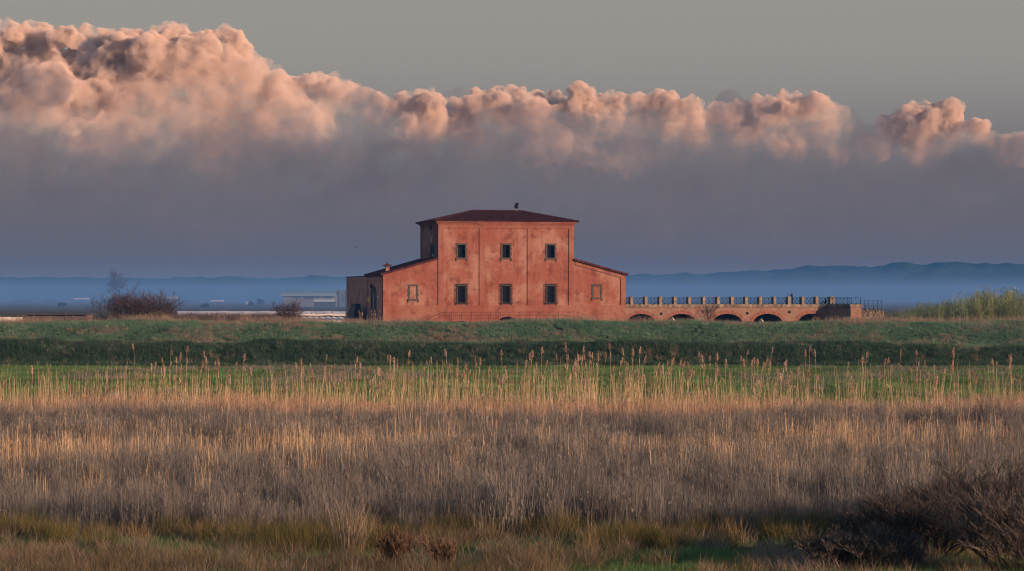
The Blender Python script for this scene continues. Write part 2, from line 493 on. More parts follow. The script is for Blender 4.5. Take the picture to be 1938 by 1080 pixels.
for side in (-1, 1):
    if side < 0: ua, ub, za, zb = wL, uL, hz(520.5), hz(491.0)
    else: ua, ub, za, zb = wR, uR, hz(519.5), hz(492.0)
    D2 = 13.6 if side < 0 else 11.0
    lo, hi_ = min(ua, ub), max(ua, ub)
    zt = lambda u: za + (zb - za) * (u - ua) / (ub - ua)
    # recessed sheet + raised borders
    if side < 0: pa, pb, wn = hu(735.2), hu(827.5), (hu(776), hu(788.3))
    else: pa, pb, wn = hu(1089.0), hu(1174.8), (hu(1123.7), hu(1136.4))
    drop = .62
    mb = MB()
    mb.prism([(lo, Z_band - .01), (hi_, Z_band - .01), (hi_, zt(hi_) - .1), (lo, zt(lo) - .1)], 'y', REC, REC + .3)
    if side < 0: mb.box(ua, ua + .3, .541, D2, GZ, za - .05)
    else: mb.box(ua - .3, ua, .541, D2, GZ, za - .05)
    mb.prism([(lo + .3, GZ), (hi_, GZ), (hi_, zt(hi_) - .1), (lo + .3, za - .1)], 'y', D2 - .3, D2 - .002)
    mb.build('wing_wall', m_red, house)
    MB().box(lo, hi_ if side < 0 else hi_, -.02 * 0, REC + .25, Z_base, Z_band).build('string_course', m_trim, house)
    MB().box(lo, hi_, -.045, REC + .25, GZ - .3, Z_base - .002).build('plinth', m_trim, house)
    # sloping border under the roof and the upright borders
    MB().prism([(pa, zt(pa) - drop), (pb, zt(pb) - drop), (pb, zt(pb)), (pa, zt(pa))], 'y', 0, REC - .001).build('verge_border', m_trim, house)
    if side < 0:
        MB().prism([(lo, Z_band + .002), (pa - .002, Z_band + .002), (pa - .002, zt(pa)), (lo, zt(lo))], 'y', 0, REC - .001).build('pilaster', m_trim, house)
    else:
        MB().prism([(pb + .002, Z_band + .002), (hi_, Z_band + .002), (hi_, zt(hi_)), (pb + .002, zt(pb))], 'y', 0, REC - .001).build('pilaster', m_trim, house)
    za_, zb_ = (hz(565.5), hz(541.5)) if side < 0 else (hz(562.5), hz(540.5))
    # blind window: plastered field slightly sunk between stone blocks
    bw = MB().box(wn[0], wn[1], REC - .004, REC + .02, za_, zb_).build('blind_window', m_red, house)
    stone_frame(house, wn[0], wn[1], za_, zb_, REC, .31)
    # roof
    run = abs(ub - ua) + .35; sl = (zb - za) / abs(ub - ua); ov = .30
    def fn(s, l, h, ua=ua, za=za, sgn=(1 if side < 0 else -1), sl=sl, ov=ov):
        d = l - .35
        return (ua + sgn * d - sgn * h * sl, s - ov, za + d * sl + .14 + h)
    sgn = 1 if side < 0 else -1
    mb = MB(); e0 = ua - sgn * .35; e1 = ub - sgn * .005
    mb.prism([(e0, za - .35 * sl), (e1, zb), (e1, zb + .14), (e0, za - .35 * sl + .14)], 'y', -ov, D2 + ov)
    rf = mb.build('wing_roof', m_tile, house)
    roof_tiles(fn, int((D2 + 2 * ov) / .27), D2 + 2 * ov, lambda s: (0, run), 'roof_tiles', rf)
    if side < 0:
        # chimney with tiled cap near the lower front edge of the roof
        cu, cv = hu(733.0, 2.4), 2.4; cz = zt(cu)
        ch = MB().box(cu - .27, cu + .27, cv - .27, cv + .27, cz - .2, hz(506.3)).build('chimney', m_brick, rf)
        m2 = MB()
        for sx_ in (-1, 1):
            for sy_ in (-1, 1): MB().box(cu + sx_ * .21 - .06, cu + sx_ * .21 + .06, cv + sy_ * .21 - .06, cv + sy_ * .21 + .06, hz(506.3), hz(503.6)).build('chimney_post', m_brick, ch)
        m2 = MB(); z0 = hz(503.6)
        m2.add([(cu - .62, cv - .62, z0), (cu + .62, cv - .62, z0), (cu + .62, cv + .62, z0), (cu - .62, cv + .62, z0),
                (cu - .62, cv - .62, z0 + .08), (cu + .62, cv - .62, z0 + .08), (cu + .62, cv + .62, z0 + .08), (cu - .62, cv + .62, z0 + .08), (cu, cv, z0 + .42)],
               [(3, 2, 1, 0), (0, 1, 5, 4), (1, 2, 6, 5), (2, 3, 7, 6), (3, 0, 4, 7), (4, 5, 8), (5, 6, 8), (6, 7, 8), (7, 4, 8)])
        m2.tube([(cu, cv, z0 + .38), (cu, cv, z0 + .62)], [.07, .03], 6)
        m2.build('chimney_cap', m_tile, ch)

# hipped main roof
OV = .62
e0u, e1u, e0v, e1v = uL - OV, uR + OV, -OV, DV + OV
half = (e1v - e0v) / 2; zr = pz(397.5, 406.4) - .12; ze = Z_eave + .02; slp = (zr - ze) / half
rv = (e0v + e1v) / 2; r0, r1 = e0u + half, e1u - half
mb = MB()
mb.add([(e0u, e0v, ze), (e1u, e0v, ze), (e1u, e1v, ze), (e0u, e1v, ze), (r0, rv, zr), (r1, rv, zr)],
       [(0, 1, 5, 4), (2, 3, 4, 5), (1, 2, 5), (3, 0, 4), (3, 2, 1, 0)])
rf = mb.build('roof', m_tile, house)
W = e1u - e0u; DD = e1v - e0v
lim = lambda tot: (lambda s: (0, min(s, tot - s, half) - .04))
roof_tiles(lambda s, l, h: (e0u + s, e0v + l - h * slp, ze + l * slp + h), int(W / .33), W, lim(W), 'roof_tiles', rf)
roof_tiles(lambda s, l, h: (e0u + l - h * slp, e0v + s, ze + l * slp + h), int(DD / .33), DD, lim(DD), 'roof_tiles', rf)
roof_tiles(lambda s, l, h: (e1u - l + h * slp, e0v + s, ze + l * slp + h), int(DD / .33), DD, lim(DD), 'roof_tiles', rf)
mb = MB()
for a, b in (((e0u, e0v, ze), (r0, rv, zr)), ((e1u, e0v, ze), (r1, rv, zr)), ((e1u, e1v, ze), (r1, rv, zr)), ((e0u, e1v, ze), (r0, rv, zr)), ((r0, rv, zr), (r1, rv, zr))):
    A, B = Vector(a), Vector(b); n = int((B - A).length / .42)
    for i in range(n):
        mb.tube([A.lerp(B, i / n) + Vector((0, 0, .05)), A.lerp(B, (i + 1) / n) + Vector((0, 0, .03))], [.15, .125], 7, True, rnd.random())
tag(mb.build('ridge_tiles', m_tile, rf), kind='stuff')
# dark cowl on a pole near the ridge
cu = hu(977.8, 5.6); cz = ze + (5.6 + OV) * slp
cw = MB().tube([(cu, 5.6, cz - .1), (cu, 5.6, cz + .75)], .06, 8).build('vent_pole', m_pillar, rf)
MB().box(cu - .75, cu + .45, 5.45, 5.75, cz + .10, cz + .18).build('flashing', m_iron, cw)
mb = MB(); mb.tube([(cu, 5.6, cz + .55), (cu, 5.6, cz + .70), (cu, 5.6, cz + 1.05), (cu, 5.6, cz + 1.35), (cu, 5.6, cz + 1.42)], [.12, .26, .24, .22, .08], 10)
mb.tube([(cu, 5.6, cz + .95), (cu - .30, 5.5, cz + .80)], [.16, .20], 8)
mb.tube([(cu, 5.6, cz + 1.2), (cu + .25, 5.5, cz + 1.3)], [.12, .16], 8)
mb.build('vent_cowl', m_dark, cw)

# shaded flank of the middle block: window, wall ornament, eaves bracket
sv0, sv1 = hv(815.5, uL), hv(821.5, uL)
v0, v1 = sorted((sv0, sv1))
sw = MB().box(uL - .015, uL + .05, v0, v1, hz(487), hz(463.5)).build('window', m_glass, house)
MB().box(uL - .06, uL - .001, v0 - .25, v0, hz(487), hz(463.5)).box(uL - .06, uL - .001, v1, v1 + .25, hz(487), hz(463.5)).box(uL - .06, uL - .001, v0 - .25, v1 + .25, hz(463.4), hz(460.5)).build('window_frame', m_stone, sw)
m_white = plain('white_paint', (.7, .7, .68), .8, .1)
oc = hv(816.5, uL)
mb = MB(); mb.tube([(uL - .05, oc + .45 * math.cos(a), hz(453) + .33 * math.sin(a)) for a in np.linspace(0, 2 * math.pi, 17)], .05, 5, False)
mb.build('wall_ornament', m_white, house)
MB().box(uL - .12, uL - .002, hv(819.5, uL) - .2, hv(819.5, uL) + .2, hz(485), hz(480)).build('wall_box', m_white, house)
MB().box(uL - .30, uL - .002, oc - .25, oc + .25, hz(432), hz(426)).build('eaves_bracket', m_iron, house)
# raised borders on the flank
for a, b in ((.42, 1.3), (DV - 1.0, DV - .02)): MB().box(uL - .10, uL - .002, a, b, hz(494), Z_fr - .002).build('pilaster', m_trim, house)

# doorway flank of the lower wing
def side_v(x): return hv(x, wL)
def side_z(y, v): return pz(y, HO.y + wL * ST + v * CT)
dA, dB = sorted((side_v(704.6), side_v(711.4))); dm = (dA + dB) / 2; dw = (dB - dA) / 2
zs_, zt_ = side_z(551.5, dm), side_z(545.5, dm)
door_mat = plain('green_black_door', (.035, .035, .045), .6, .4)
poly = [(dA, GZ), (dB, GZ)] + [(dm + dw * math.cos(a), zs_ + (zt_ - zs_) * math.sin(a)) for a in np.linspace(0, math.pi, 13)]
dr = MB().prism(poly, 'x', wL - .06, wL - .02).build('door', door_mat, house)
MB().box(wL - .09, wL - .061, dm - .35, dm + .15, GZ, zs_ - .3).build('door_post', m_oldwall, dr)
out = MB()
n = 14
for i in range(n):
    a0, a1 = math.pi * i / n, math.pi * (i + 1) / n
    q = lambda a, e: (dm + (dw + e) * math.cos(a), zs_ + (zt_ - zs_ + e * .7) * math.sin(a))
    out.prism([q(a0, .02), q(a1, .02), q(a1, .5), q(a0, .5)], 'x', wL - .14, wL - .001)
for s in (-1, 1):
    x0, x1 = sorted((dm + s * (dw + .02), dm + s * (dw + .5))); out.box(wL - .14, wL - .001, x0, x1, GZ, zs_ - .002)
out.build('door_surround', m_stone, house)
lp = MB(); lz = side_z(538, dm)
lp.tube([(wL, dm, lz), (wL - .35, dm, lz + .15), (wL - .40, dm, lz)], .04, 6); lp.tube([(wL - .40, dm, lz), (wL - .40, dm, lz - .1), (wL - .40, dm, lz - .45), (wL - .40, dm, lz - .5)], [.06, .22, .16, .05], 8)
lp.build('wall_lantern', m_iron, house)
yv = side_v(697.8)
MB().box(wL - .06, wL - .002, yv - .95, yv + .95, side_z(571, yv), side_z(562, yv)).build('notice_board', plain('yellow_board', (.75, .55, .10), .7, .1), house)
wv = side_v(715.8)
MB().box(wL - .05, wL - .002, wv - .35, wv + .35, side_z(564, wv), side_z(560, wv)).build('notice_plate', m_white, house)
for a, b in ((0.55, 1.3), (12.6, 13.58)): MB().box(wL - .11, wL - .002, a, b, GZ, hz(524)).build('pilaster', m_oldwall, house)
MB().box(wL - .09, wL - .003, 1.302, 12.598, hz(530), hz(524)).build('frieze', m_oldwall, house)
MB().box(wL - .012, wL - .0025, 1.302, 12.598, GZ, hz(530.2)).build('flank_plaster', m_oldwall, house)

# yard wall running on behind the wing
v_end = side_v(656.0)
yard = empty('yard_wall', HO, TH)
tag(yard, 'tall brown weathered yard wall joined to the shaded side of the red house', 'wall')
vv0 = 13.95; ztop = side_z(522.5, (vv0 + v_end) / 2)
MB().box(wL + .05, wL + .5, vv0, v_end, GZ - 1, ztop - .14).build('wall', m_oldwall, yard)
MB().box(wL - .04, wL + .59, vv0 - .02, v_end + .1, ztop - .14, ztop).build('coping', m_tile, yard)
MB().box(wL - .03, wL + .048, vv0, v_end, ztop - .80, ztop - .142).build('frieze', m_oldwall, yard)
MB().box(wL - .03, wL + .048, v_end - 1.6, v_end, GZ, ztop - .802).build('pilaster', m_oldwall, yard)
MB().box(wL - .05, wL + .047, vv0, v_end - 1.602, GZ, side_z(578.5, 22)).build('plinth', m_oldwall, yard)

# hood shaped dark box in front of the wall by the door
bv = 15.2; bu = wL - 1.6
m_navy = plain('dark_blue_sheet', (.020, .022, .034), .6, .3)
hb = empty('hooded_box', HO, TH)
tag(hb, 'dark blue slant sided hooded box against the wall beside the door', 'box')
zb0, zb1 = GZ + .2, side_z(575.2, bv)
mb = MB()
mb.add([(bu - .9, bv - 3.2, zb0), (bu + .9, bv - 3.2, zb0), (bu + .9, bv + 4.0, zb0), (bu - .9, bv + 4.0, zb0),
        (bu - .25, bv - 2.4, zb1), (bu + .5, bv - 2.4, zb1), (bu + .5, bv + 1.2, zb1), (bu - .25, bv + 1.2, zb1)],
       [(3, 2, 1, 0), (4, 5, 6, 7), (0, 1, 5, 4), (1, 2, 6, 5), (2, 3, 7, 6), (3, 0, 4, 7)])
mb.build('hood', m_navy, hb)
MB().box(bu - .32, bu + .57, bv - 2.5, bv + 1.3, zb1 + .002, zb1 + .06).build('lid', m_navy, hb)
MB().box(bu - .98, bu + .98, bv - 3.3, bv + 4.1, zb0 - .3, zb0 - .002).build('base', m_iron, hb)

# walkway railing in front of the facade
rl = empty('walkway_railing', HO, TH)
tag(rl, 'thin iron handrail along the foot of the red facade', 'railing')
pv_ = -1.6
zr1 = hz(590.2)
path = [(hu(800, pv_), GZ + .7), (hu(836.5, pv_), zr1), (hu(1093, pv_), zr1), (hu(1120, pv_), hz(601))]
for k, (dz, r_) in enumerate(((0, .028), (-.55, .018))):
    MB().tube([(u, pv_, z + dz) for u, z in path], r_, 5).build('rail', m_iron, rl)
n = 15
for i in range(n):
    u = path[1][0] + (path[2][0] - path[1][0]) * i / (n - 1)
    MB().tube([(u, pv_, GZ - .2), (u, pv_, zr1)], .022, 5).build('post', m_iron, rl)

# ------------------------------------------------------------------ brick bridge beside the house
BV = 2.4
br_ = empty('brick_bridge', HO, TH)
tag(br_, 'old brick arched bridge with stone pillars and iron railings beside the house', 'bridge')
def bu_(x): return hu(x, BV)
def by_(u): return HO.y + u * ST + BV * CT
umid = bu_(1380); YB = by_(umid)
def bz(y): return pz(y, YB)
u0b, u1b = wR + .01, bu_(1566)
ue_pre = u1b - .09
zc1, zc0 = bz(575.4), bz(581.2); zg = .6
spr = bz(609)
arcs = [(bu_(1213), 2.3), (bu_(1290), 2.4), (bu_(1376.5), 2.4), (bu_(1453), 2.35), (bu_(1536), 2.2)]
A = [(c_, w, spr - .3, bz(593.5) - spr + .3) for c_, w in arcs]
mb = MB(); arched(mb, u0b, u1b, zg, zc0, A, BV, 5.5)
mb.box(u0b, u1b, BV + 5.45, BV + 5.6, zg, zc0 - .01)
wl = mb.build('wall', m_brick, br_)
for a in A: arch_ring(MB(), *a, .52, BV - .05, BV - .002).build('arch_ring', m_ring, br_)
MB().box(u0b, ue_pre, BV - .14, BV + 5.8, zc0 + .002, zc1).build('coping', m_coping, br_)
for x, y in ((1251.5, 593.3), (1414.4, 592.5), (1494, 590.5)):
    u = bu_(x); z = bz(y)
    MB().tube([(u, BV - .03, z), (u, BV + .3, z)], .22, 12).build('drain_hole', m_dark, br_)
m_wash = plain('whitewashed_stone', (.62, .57, .50), .95, .2, 3.0)
for x, y in ((1272, 600), (1322, 601.5), (1440, 603), (943, 605.3)):
    if x < 1000: v_, u, par = -.05, hu(943), house
    else: v_, u, par = BV, bu_(x), br_
    z = bz(y) if x > 1000 else hz(y)
    MB().add([(u - .55, v_, zg), (u + .65, v_, zg), (u + .05, v_ - 1.3, zg), (u - .55, v_, z - .55), (u + .65, v_, z - .65), (u + .05, v_ - 1.3, z - .75), (u + .03, v_ - .02, z + .1)],
             [(0, 2, 5, 3), (2, 1, 4, 5), (3, 5, 6), (5, 4, 6), (0, 3, 6, 4, 1)]).build('cutwater', m_wash, par)
pillars = [1193.5, 1220.6, 1248.3, 1275.6, 1303, 1330.5, 1357.5, 1384, 1410.8, 1437.5, 1464.4, 1491.5, 1517.8, 1544, 1573.5]
PW, PD = .40, 1.15
zp = bz(561.2)
def pillar(u, w):
    mb = MB(); mb.box(u - w / 2, u + w / 2, BV - .02, BV + PD, zc1 + .002, zp - .12)
    p_ = mb.build('pillar', m_pillar, br_)
    c2 = MB(); n = 8
    poly = [(u - w / 2 - .03, zp - .118)] + [(u - (w / 2 + .03) * math.cos(a), zp - .10 + .12 * math.sin(a)) for a in np.linspace(0, math.pi, n)] + [(u + w / 2 + .03, zp - .118)]
    c2.prism(poly, 'y', BV - .05, BV + PD + .03).build('pillar_cap', m_pillar, p_)
pu = [hu(x, BV) + .0 for x in pillars]
for i, u in enumerate(pu): pillar(u + .18, PW if i < len(pu) - 1 else .75)
def iron_panel(parent, P0, P1, z0, z1, cells=3, lattice=True, name='railing_panel'):
    """railing between two points: rails, uprights and crossed bars"""
    P0, P1 = Vector(P0), Vector(P1); mb = MB()
    pt = lambda f_, z: (P0.x + (P1.x - P0.x) * f_, P0.y + (P1.y - P0.y) * f_, z)
    b_ = .022
    for z in (z0 + .06, z1): mb.tube([pt(0, z), pt(1, z)], b_ * 1.2, 4)
    if lattice: mb.tube([pt(0, z1 - .14), pt(1, z1 - .14)], b_, 4)
    for i in range(cells + 1): mb.tube([pt(i / cells, z0), pt(i / cells, z1)], b_ * 1.5, 4)
    if lattice:
        for i in range(cells):
            mb.tube([pt(i / cells, z0 + .06), pt((i + 1) / cells, z1 - .14)], b_, 4); mb.tube([pt((i + 1) / cells, z0 + .06), pt(i / cells, z1 - .14)], b_, 4)
            m_ = (z0 + z1 - .08) / 2; q = .22 / cells * 3
            mb.tube([pt((i + .5) / cells - .5 / cells * .5, m_), pt((i + .5) / cells, m_ + .25), pt((i + .5) / cells + .5 / cells * .5, m_), pt((i + .5) / cells, m_ - .25), pt((i + .5) / cells - .5 / cells * .5, m_)], b_ * .8, 4, False)
    else:
        for i in range(cells): mb.tube([pt(i / cells, z0 + .06), pt((i + 1) / cells, z1)], b_ * .7, 4)
    return mb.build(name, m_iron, parent)
zrt = bz(563.2)
prev = u0b
for i, u in enumerate(pu):
    a, b = prev, u + .18 - (PW if i < len(pu) - 1 else .75) / 2
    if b - a > .3: iron_panel(br_, (a, BV + .55, 0), (b, BV + .55, 0), zc1, zrt, 3 if b - a > 1 else 1)
    prev = u + .18 + (PW if i < len(pu) - 1 else .75) / 2
# end abutment stepping forward, its flank in shade
ue = bu_(1566.0)
k = (1610 - 969) / F
# find how far forward (towards the camera) the corner stands
cx, cyy = HO.x + ue * CT - BV * ST, HO.y + ue * ST + BV * CT
# splayed wing wall: from the bridge face it runs forward and outward to the lit end
fw = 4.2; ve = BV - fw
uc = hu(1610, ve); uf = hu(1630.5, ve)
MB().prism([(ue, BV), (uc, ve), (uf, ve), (uf, BV + 5.6), (ue, BV + 5.6)], 'z', zg, zc0 - .005).build('abutment', m_brick, br_)
MB().prism([(ue - .08, BV - .145), (uc - .1, ve - .12), (uf + .12, ve - .12), (uf + .12, BV + 5.7), (ue - .08, BV + 5.7)], 'z', zc0 + .004, zc1 + .004).build('abutment_coping', m_coping, br_)
iron_panel(br_, (ue + .25, BV + .1, 0), (uc + .15, ve + .12, 0), zc1, zrt, 6)
iron_panel(br_, (uc + .15, ve + .12, 0), (uf - .1, ve + .12, 0), zc1, zrt, 2, False)
# rubble wing wall with a lower railing
rw = empty('rubble_wall', HO, TH)
tag(rw, 'low rubble stone wall with lower iron railing at the end of the bridge', 'wall')
u2 = hu(1673, ve + .4); zz = pz(582.5, HO.y + u2 * ST + ve * CT)
mb = MB(); NS_ = 26
rr = random.Random(4)
us_ = np.linspace(uf + .005, u2, NS_); zs2 = [zz - .25 + rr.uniform(-.08, .06) - (.0 if i < 20 else (i - 20) * .05) for i in range(NS_)]
for i in range(NS_ - 1):
    for j in range(10):
        z0_ = zg + (zs2[i] - zg) * j / 10; z1_ = zg + (zs2[i] - zg) * (j + 1) / 10
        d_ = rr.uniform(0, .14)
        mb.box(us_[i] + .01, us_[i + 1] - .01, ve + .3 + d_, ve + 1.2, z0_ + .012, z1_ - .01)
mb.box(us_[0], us_[-1], ve + .46, ve + 1.15, zg, min(zs2) - .05)
mb.build('stonework', m_rubble, rw)
iron_panel(rw, (uf + .1, ve + .8, 0), (u2 - .2, ve + .8, 0), zz - .3, pz(568.8, HO.y + u2 * ST), 5, False)
# ------------------------------------------------------------------ vegetation: clump shapes
def blades(seed, n, h0, h1, spread, w, lean=.25, bend=.3, segs=3, flop=0.0):
    r = np.random.default_rng(seed); V, Fc, A = [], [], []
    for i in range(n):
        a = r.uniform(0, 2 * np.pi); rad = spread * np.sqrt(r.uniform()); bx, by = rad * np.cos(a), rad * np.sin(a)
        h = r.uniform(h0, h1); la = r.uniform(0, 2 * np.pi); ln = abs(r.normal(0, lean)); bd = abs(r.normal(0, bend))
        dx, dy = np.cos(la), np.sin(la); fa = r.uniform(0, np.pi); wx, wy = np.cos(fa) * w / 2, np.sin(fa) * w / 2
        val = r.uniform(); base = len(V)
        for k in range(segs + 1):
            t_ = k / segs; off = h * (ln * t_ + bd * t_ * t_); z = h * t_ * (1 - .35 * bd * t_) - flop * h * t_ ** 3
            cxp, cyp = bx + dx * off, by + dy * off; tw = 1 - .85 * t_ ** 1.5
            if k < segs:
                V += [(cxp - wx * tw, cyp - wy * tw, z), (cxp + wx * tw, cyp + wy * tw, z)]; A += [val, val]
                if k: Fc.append((base + 2 * k - 2, base + 2 * k - 1, base + 2 * k + 1, base + 2 * k))
            else:
                V.append((cxp, cyp, z)); A.append(val); Fc.append((base + 2 * k - 2, base + 2 * k - 1, base + 2 * k))
    return V, Fc, A

def twigs(seed, n, h0, h1, spread, w, kids=6, lean=.15, kid_len=.35, kid_h=.35, heads=0.0):
    """upright dry stems with side twigs"""
    r = np.random.default_rng(seed); V, Fc, A = [], [], []
    def ribbon(p, q, w0, w1, val):
        fa = r.uniform(0, np.pi); c, s_ = np.cos(fa), np.sin(fa); b = len(V)
        for P_, ww in ((p, w0), (q, w1)):
            V.append((P_[0] - c * ww / 2, P_[1] - s_ * ww / 2, P_[2])); V.append((P_[0] + c * ww / 2, P_[1] + s_ * ww / 2, P_[2]))
            A.extend([val, val])
        Fc.append((b, b + 1, b + 3, b + 2))
    for i in range(n):
        a = r.uniform(0, 2 * np.pi); rad = spread * np.sqrt(r.uniform()); p0 = np.array([rad * np.cos(a), rad * np.sin(a), 0])
        h = r.uniform(h0, h1); la = r.uniform(0, 2 * np.pi); ln = abs(r.normal(0, lean))
        p1 = p0 + np.array([np.cos(la) * ln * h, np.sin(la) * ln * h, h]); pm = (p0 + p1) / 2 + r.normal(0, .03, 3) * h
        val = r.uniform()
        ribbon(p0, pm, w, w * .8, val); ribbon(pm, p1, w * .8, w * .35, val)
        for k in range(kids):
            t_ = r.uniform(kid_h, .98); q0 = p0 + (pm - p0) * min(1, t_ * 2) if t_ < .5 else pm + (p1 - pm) * (t_ * 2 - 1)
            b = r.uniform(0, 2 * np.pi); L = h * kid_len * r.uniform(.4, 1) * (1.15 - t_ * .7)
            q1 = q0 + np.array([np.cos(b) * L * .55, np.sin(b) * L * .55, L * .8])
            ribbon(q0, q1, w * .6, w * .4, np.clip(val + r.normal(0, .15), 0, 1))
            if heads and r.uniform() < heads:
                ribbon(q1, q1 + np.array([0, 0, .05]), w * 2.2, w * 1.2, .95)
    return V, Fc, A

def src(name, shape, mat):
    V, Fc, A = shape
    me = bpy.data.meshes.new(name); me.from_pydata(V, [], Fc)
    at = me.attributes.new('var', 'FLOAT', 'POINT'); at.data.foreach_set('value', [float(a) for a in A])
    me.materials.append(mat)
    return bpy.data.objects.new(name, me)

def scatter(name, sources, P, scl, lean=0.0, sxy=None):
    """one uncountable growth: clump shapes instanced on points"""
    n = len(P)
    me = bpy.data.meshes.new(name); me.from_pydata(np.asarray(P).tolist(), [], [])
    a = me.attributes.new('idx', 'INT', 'POINT'); a.data.foreach_set('value', rng.integers(0, len(sources), n).astype(np.int32))
    rot = np.stack([rng.normal(0, lean, n) if lean else np.zeros(n), rng.normal(0, lean, n) if lean else np.zeros(n), rng.uniform(0, 2 * np.pi, n)], -1)
    a = me.attributes.new('rot', 'FLOAT_VECTOR', 'POINT'); a.data.foreach_set('vector', rot.ravel().astype(np.float32))
    sxy = np.ones(n) if sxy is None else sxy
    s3 = np.stack([np.asarray(scl) * sxy, np.asarray(scl) * sxy, np.asarray(scl)], -1)
    a = me.attributes.new('scl', 'FLOAT_VECTOR', 'POINT'); a.data.foreach_set('vector', s3.ravel().astype(np.float32))
    o = link(name, me)
    c = bpy.data.collections.new(name + '_clumps')
    for s_ in sources: c.objects.link(s_)
    ng = bpy.data.node_groups.new(name + '_growth', 'GeometryNodeTree')
    ng.interface.new_socket('Geometry', in_out='INPUT', socket_type='NodeSocketGeometry')
    ng.interface.new_socket('Geometry', in_out='OUTPUT', socket_type='NodeSocketGeometry')
    gi = ng.nodes.new('NodeGroupInput'); go = ng.nodes.new('NodeGroupOutput')
    ci = ng.nodes.new('GeometryNodeCollectionInfo'); ci.inputs['Collection'].default_value = c
    ci.inputs['Separate Children'].default_value = True; ci.inputs['Reset Children'].default_value = True
    ip = ng.nodes.new('GeometryNodeInstanceOnPoints'); ip.inputs['Pick Instance'].default_value = True
    def na(nm, ty):
        q = ng.nodes.new('GeometryNodeInputNamedAttribute'); q.data_type = ty; q.inputs['Name'].default_value = nm; return q.outputs['Attribute']
    L = ng.links.new
    L(gi.outputs[0], ip.inputs['Points']); L(ci.outputs[0], ip.inputs['Instance'])
    L(na('idx', 'INT'), ip.inputs['Instance Index'])
    er = ng.nodes.new('FunctionNodeEulerToRotation'); L(na('rot', 'FLOAT_VECTOR'), er.inputs[0]); L(er.outputs[0], ip.inputs['Rotation'])
    L(na('scl', 'FLOAT_VECTOR'), ip.inputs['Scale']); L(ip.outputs[0], go.inputs[0])
    m = o.modifiers.new('growth', 'NODES'); m.node_group = ng
    return o

def field(y0, y1, dens, hw=.215, keep=None, x0=None, x1=None):
    """random points on the ground between two distances; x range as photo columns or the whole view"""
    if x0 is None: k0, k1 = -hw, hw
    else: k0, k1 = (x0 - 969) / F, (x1 - 969) / F
    n = int(dens * (k1 - k0) * (y1 * y1 - y0 * y0) / 2)
    Y = np.sqrt(rng.uniform(y0 * y0, y1 * y1, n)); X = rng.uniform(k0, k1, n) * Y
    if keep is not None:
        m = rng.uniform(size=n) < keep(X, Y); X, Y = X[m], Y[m]
    return np.stack([X, Y, terrain(X, Y)], -1)
def vn(x, y, s, seed=0):
    """smooth value noise 0..1"""
    r = np.random.default_rng(900 + seed); T = r.uniform(size=(64, 64))
    u, v = np.asarray(x) / s + 31.7, np.asarray(y) / s + 17.3
    i, j = np.floor(u).astype(int), np.floor(v).astype(int); a, b = u - i, v - j; a = a * a * (3 - 2 * a); b = b * b * (3 - 2 * b)
    g = lambda p, q: T[p % 64, q % 64]
    return (g(i, j) * (1 - a) + g(i + 1, j) * a) * (1 - b) + (g(i, j + 1) * (1 - a) + g(i + 1, j + 1) * a) * b
def sc_(n, a, b): return rng.uniform(a, b, n)

m_green = leafy('fresh_grass', [(0, (0.062, 0.107, 0.049)), (.4, (0.095, 0.196, 0.076)), (.7, (0.163, 0.315, 0.123)), (1, (0.261, 0.355, 0.185))], .4, .4, 1.6, 5.0)
m_bankgreen = leafy('bank_grass', [(0, (0.028, 0.068, 0.051)), (.45, (0.052, 0.117, 0.082)), (.78, (0.102, 0.162, 0.120)), (1, (0.241, 0.285, 0.238))], .3, .5, .8, 3.0)
m_topgreen = leafy('embankment_turf', [(0, (0.077, 0.159, 0.113)), (.5, (0.120, 0.254, 0.158)), (.8, (0.205, 0.319, 0.226)), (1, (0.501, 0.565, 0.471))], .35, .5, .8, 5.0)
m_straw = leafy('dry_straw', [(0, (.150, .120, .096)), (.5, (.30, .255, .208)), (1, (.46, .41, .345))], .3, .4)
m_weed = leafy('grey_dry_weed', [(0, (0.075, 0.078, 0.081)), (.4, (0.163, 0.165, 0.165)), (.75, (0.246, 0.244, 0.231)), (1, (0.365, 0.346, 0.306))], .2, .5, .7, 3.0)
m_reed = leafy('golden_reed', [(0, (0.355, 0.248, 0.163)), (.5, (0.648, 0.475, 0.312)), (1, (0.800, 0.746, 0.507))], .3, .5)
m_orange = leafy('rusty_reed_bed', [(0, (0.235, 0.165, 0.121)), (.5, (0.490, 0.353, 0.260)), (1, (0.699, 0.542, 0.409))], .3, .5)
m_rush = leafy('olive_rush', [(0, (0.055, 0.060, 0.023)), (.5, (0.132, 0.138, 0.050)), (.85, (0.265, 0.208, 0.103)), (1, (0.530, 0.368, 0.230))], .3, .6)
m_cane = leafy('grey_green_cane', [(0, (0.122, 0.177, 0.088)), (.5, (0.261, 0.343, 0.185)), (1, (0.521, 0.553, 0.350))], .3, .5)
m_scrub = leafy('purple_brown_scrub', [(0, (.050, .044, .052)), (.6, (.11, .095, .105)), (1, (.24, .195, .175))], .2, .5)
m_plume = leafy('reed_plume', [(0, (0.301, 0.202, 0.160)), (.5, (0.516, 0.386, 0.321)), (1, (0.796, 0.661, 0.559))], .35, .5)

m_under = leafy('brown_undergrowth_leaf', [(0, (0.070, 0.065, 0.040)), (.4, (0.147, 0.133, 0.080)), (.75, (0.244, 0.192, 0.139)), (1, (0.399, 0.318, 0.246))], .3, .6, .8, 1.5)
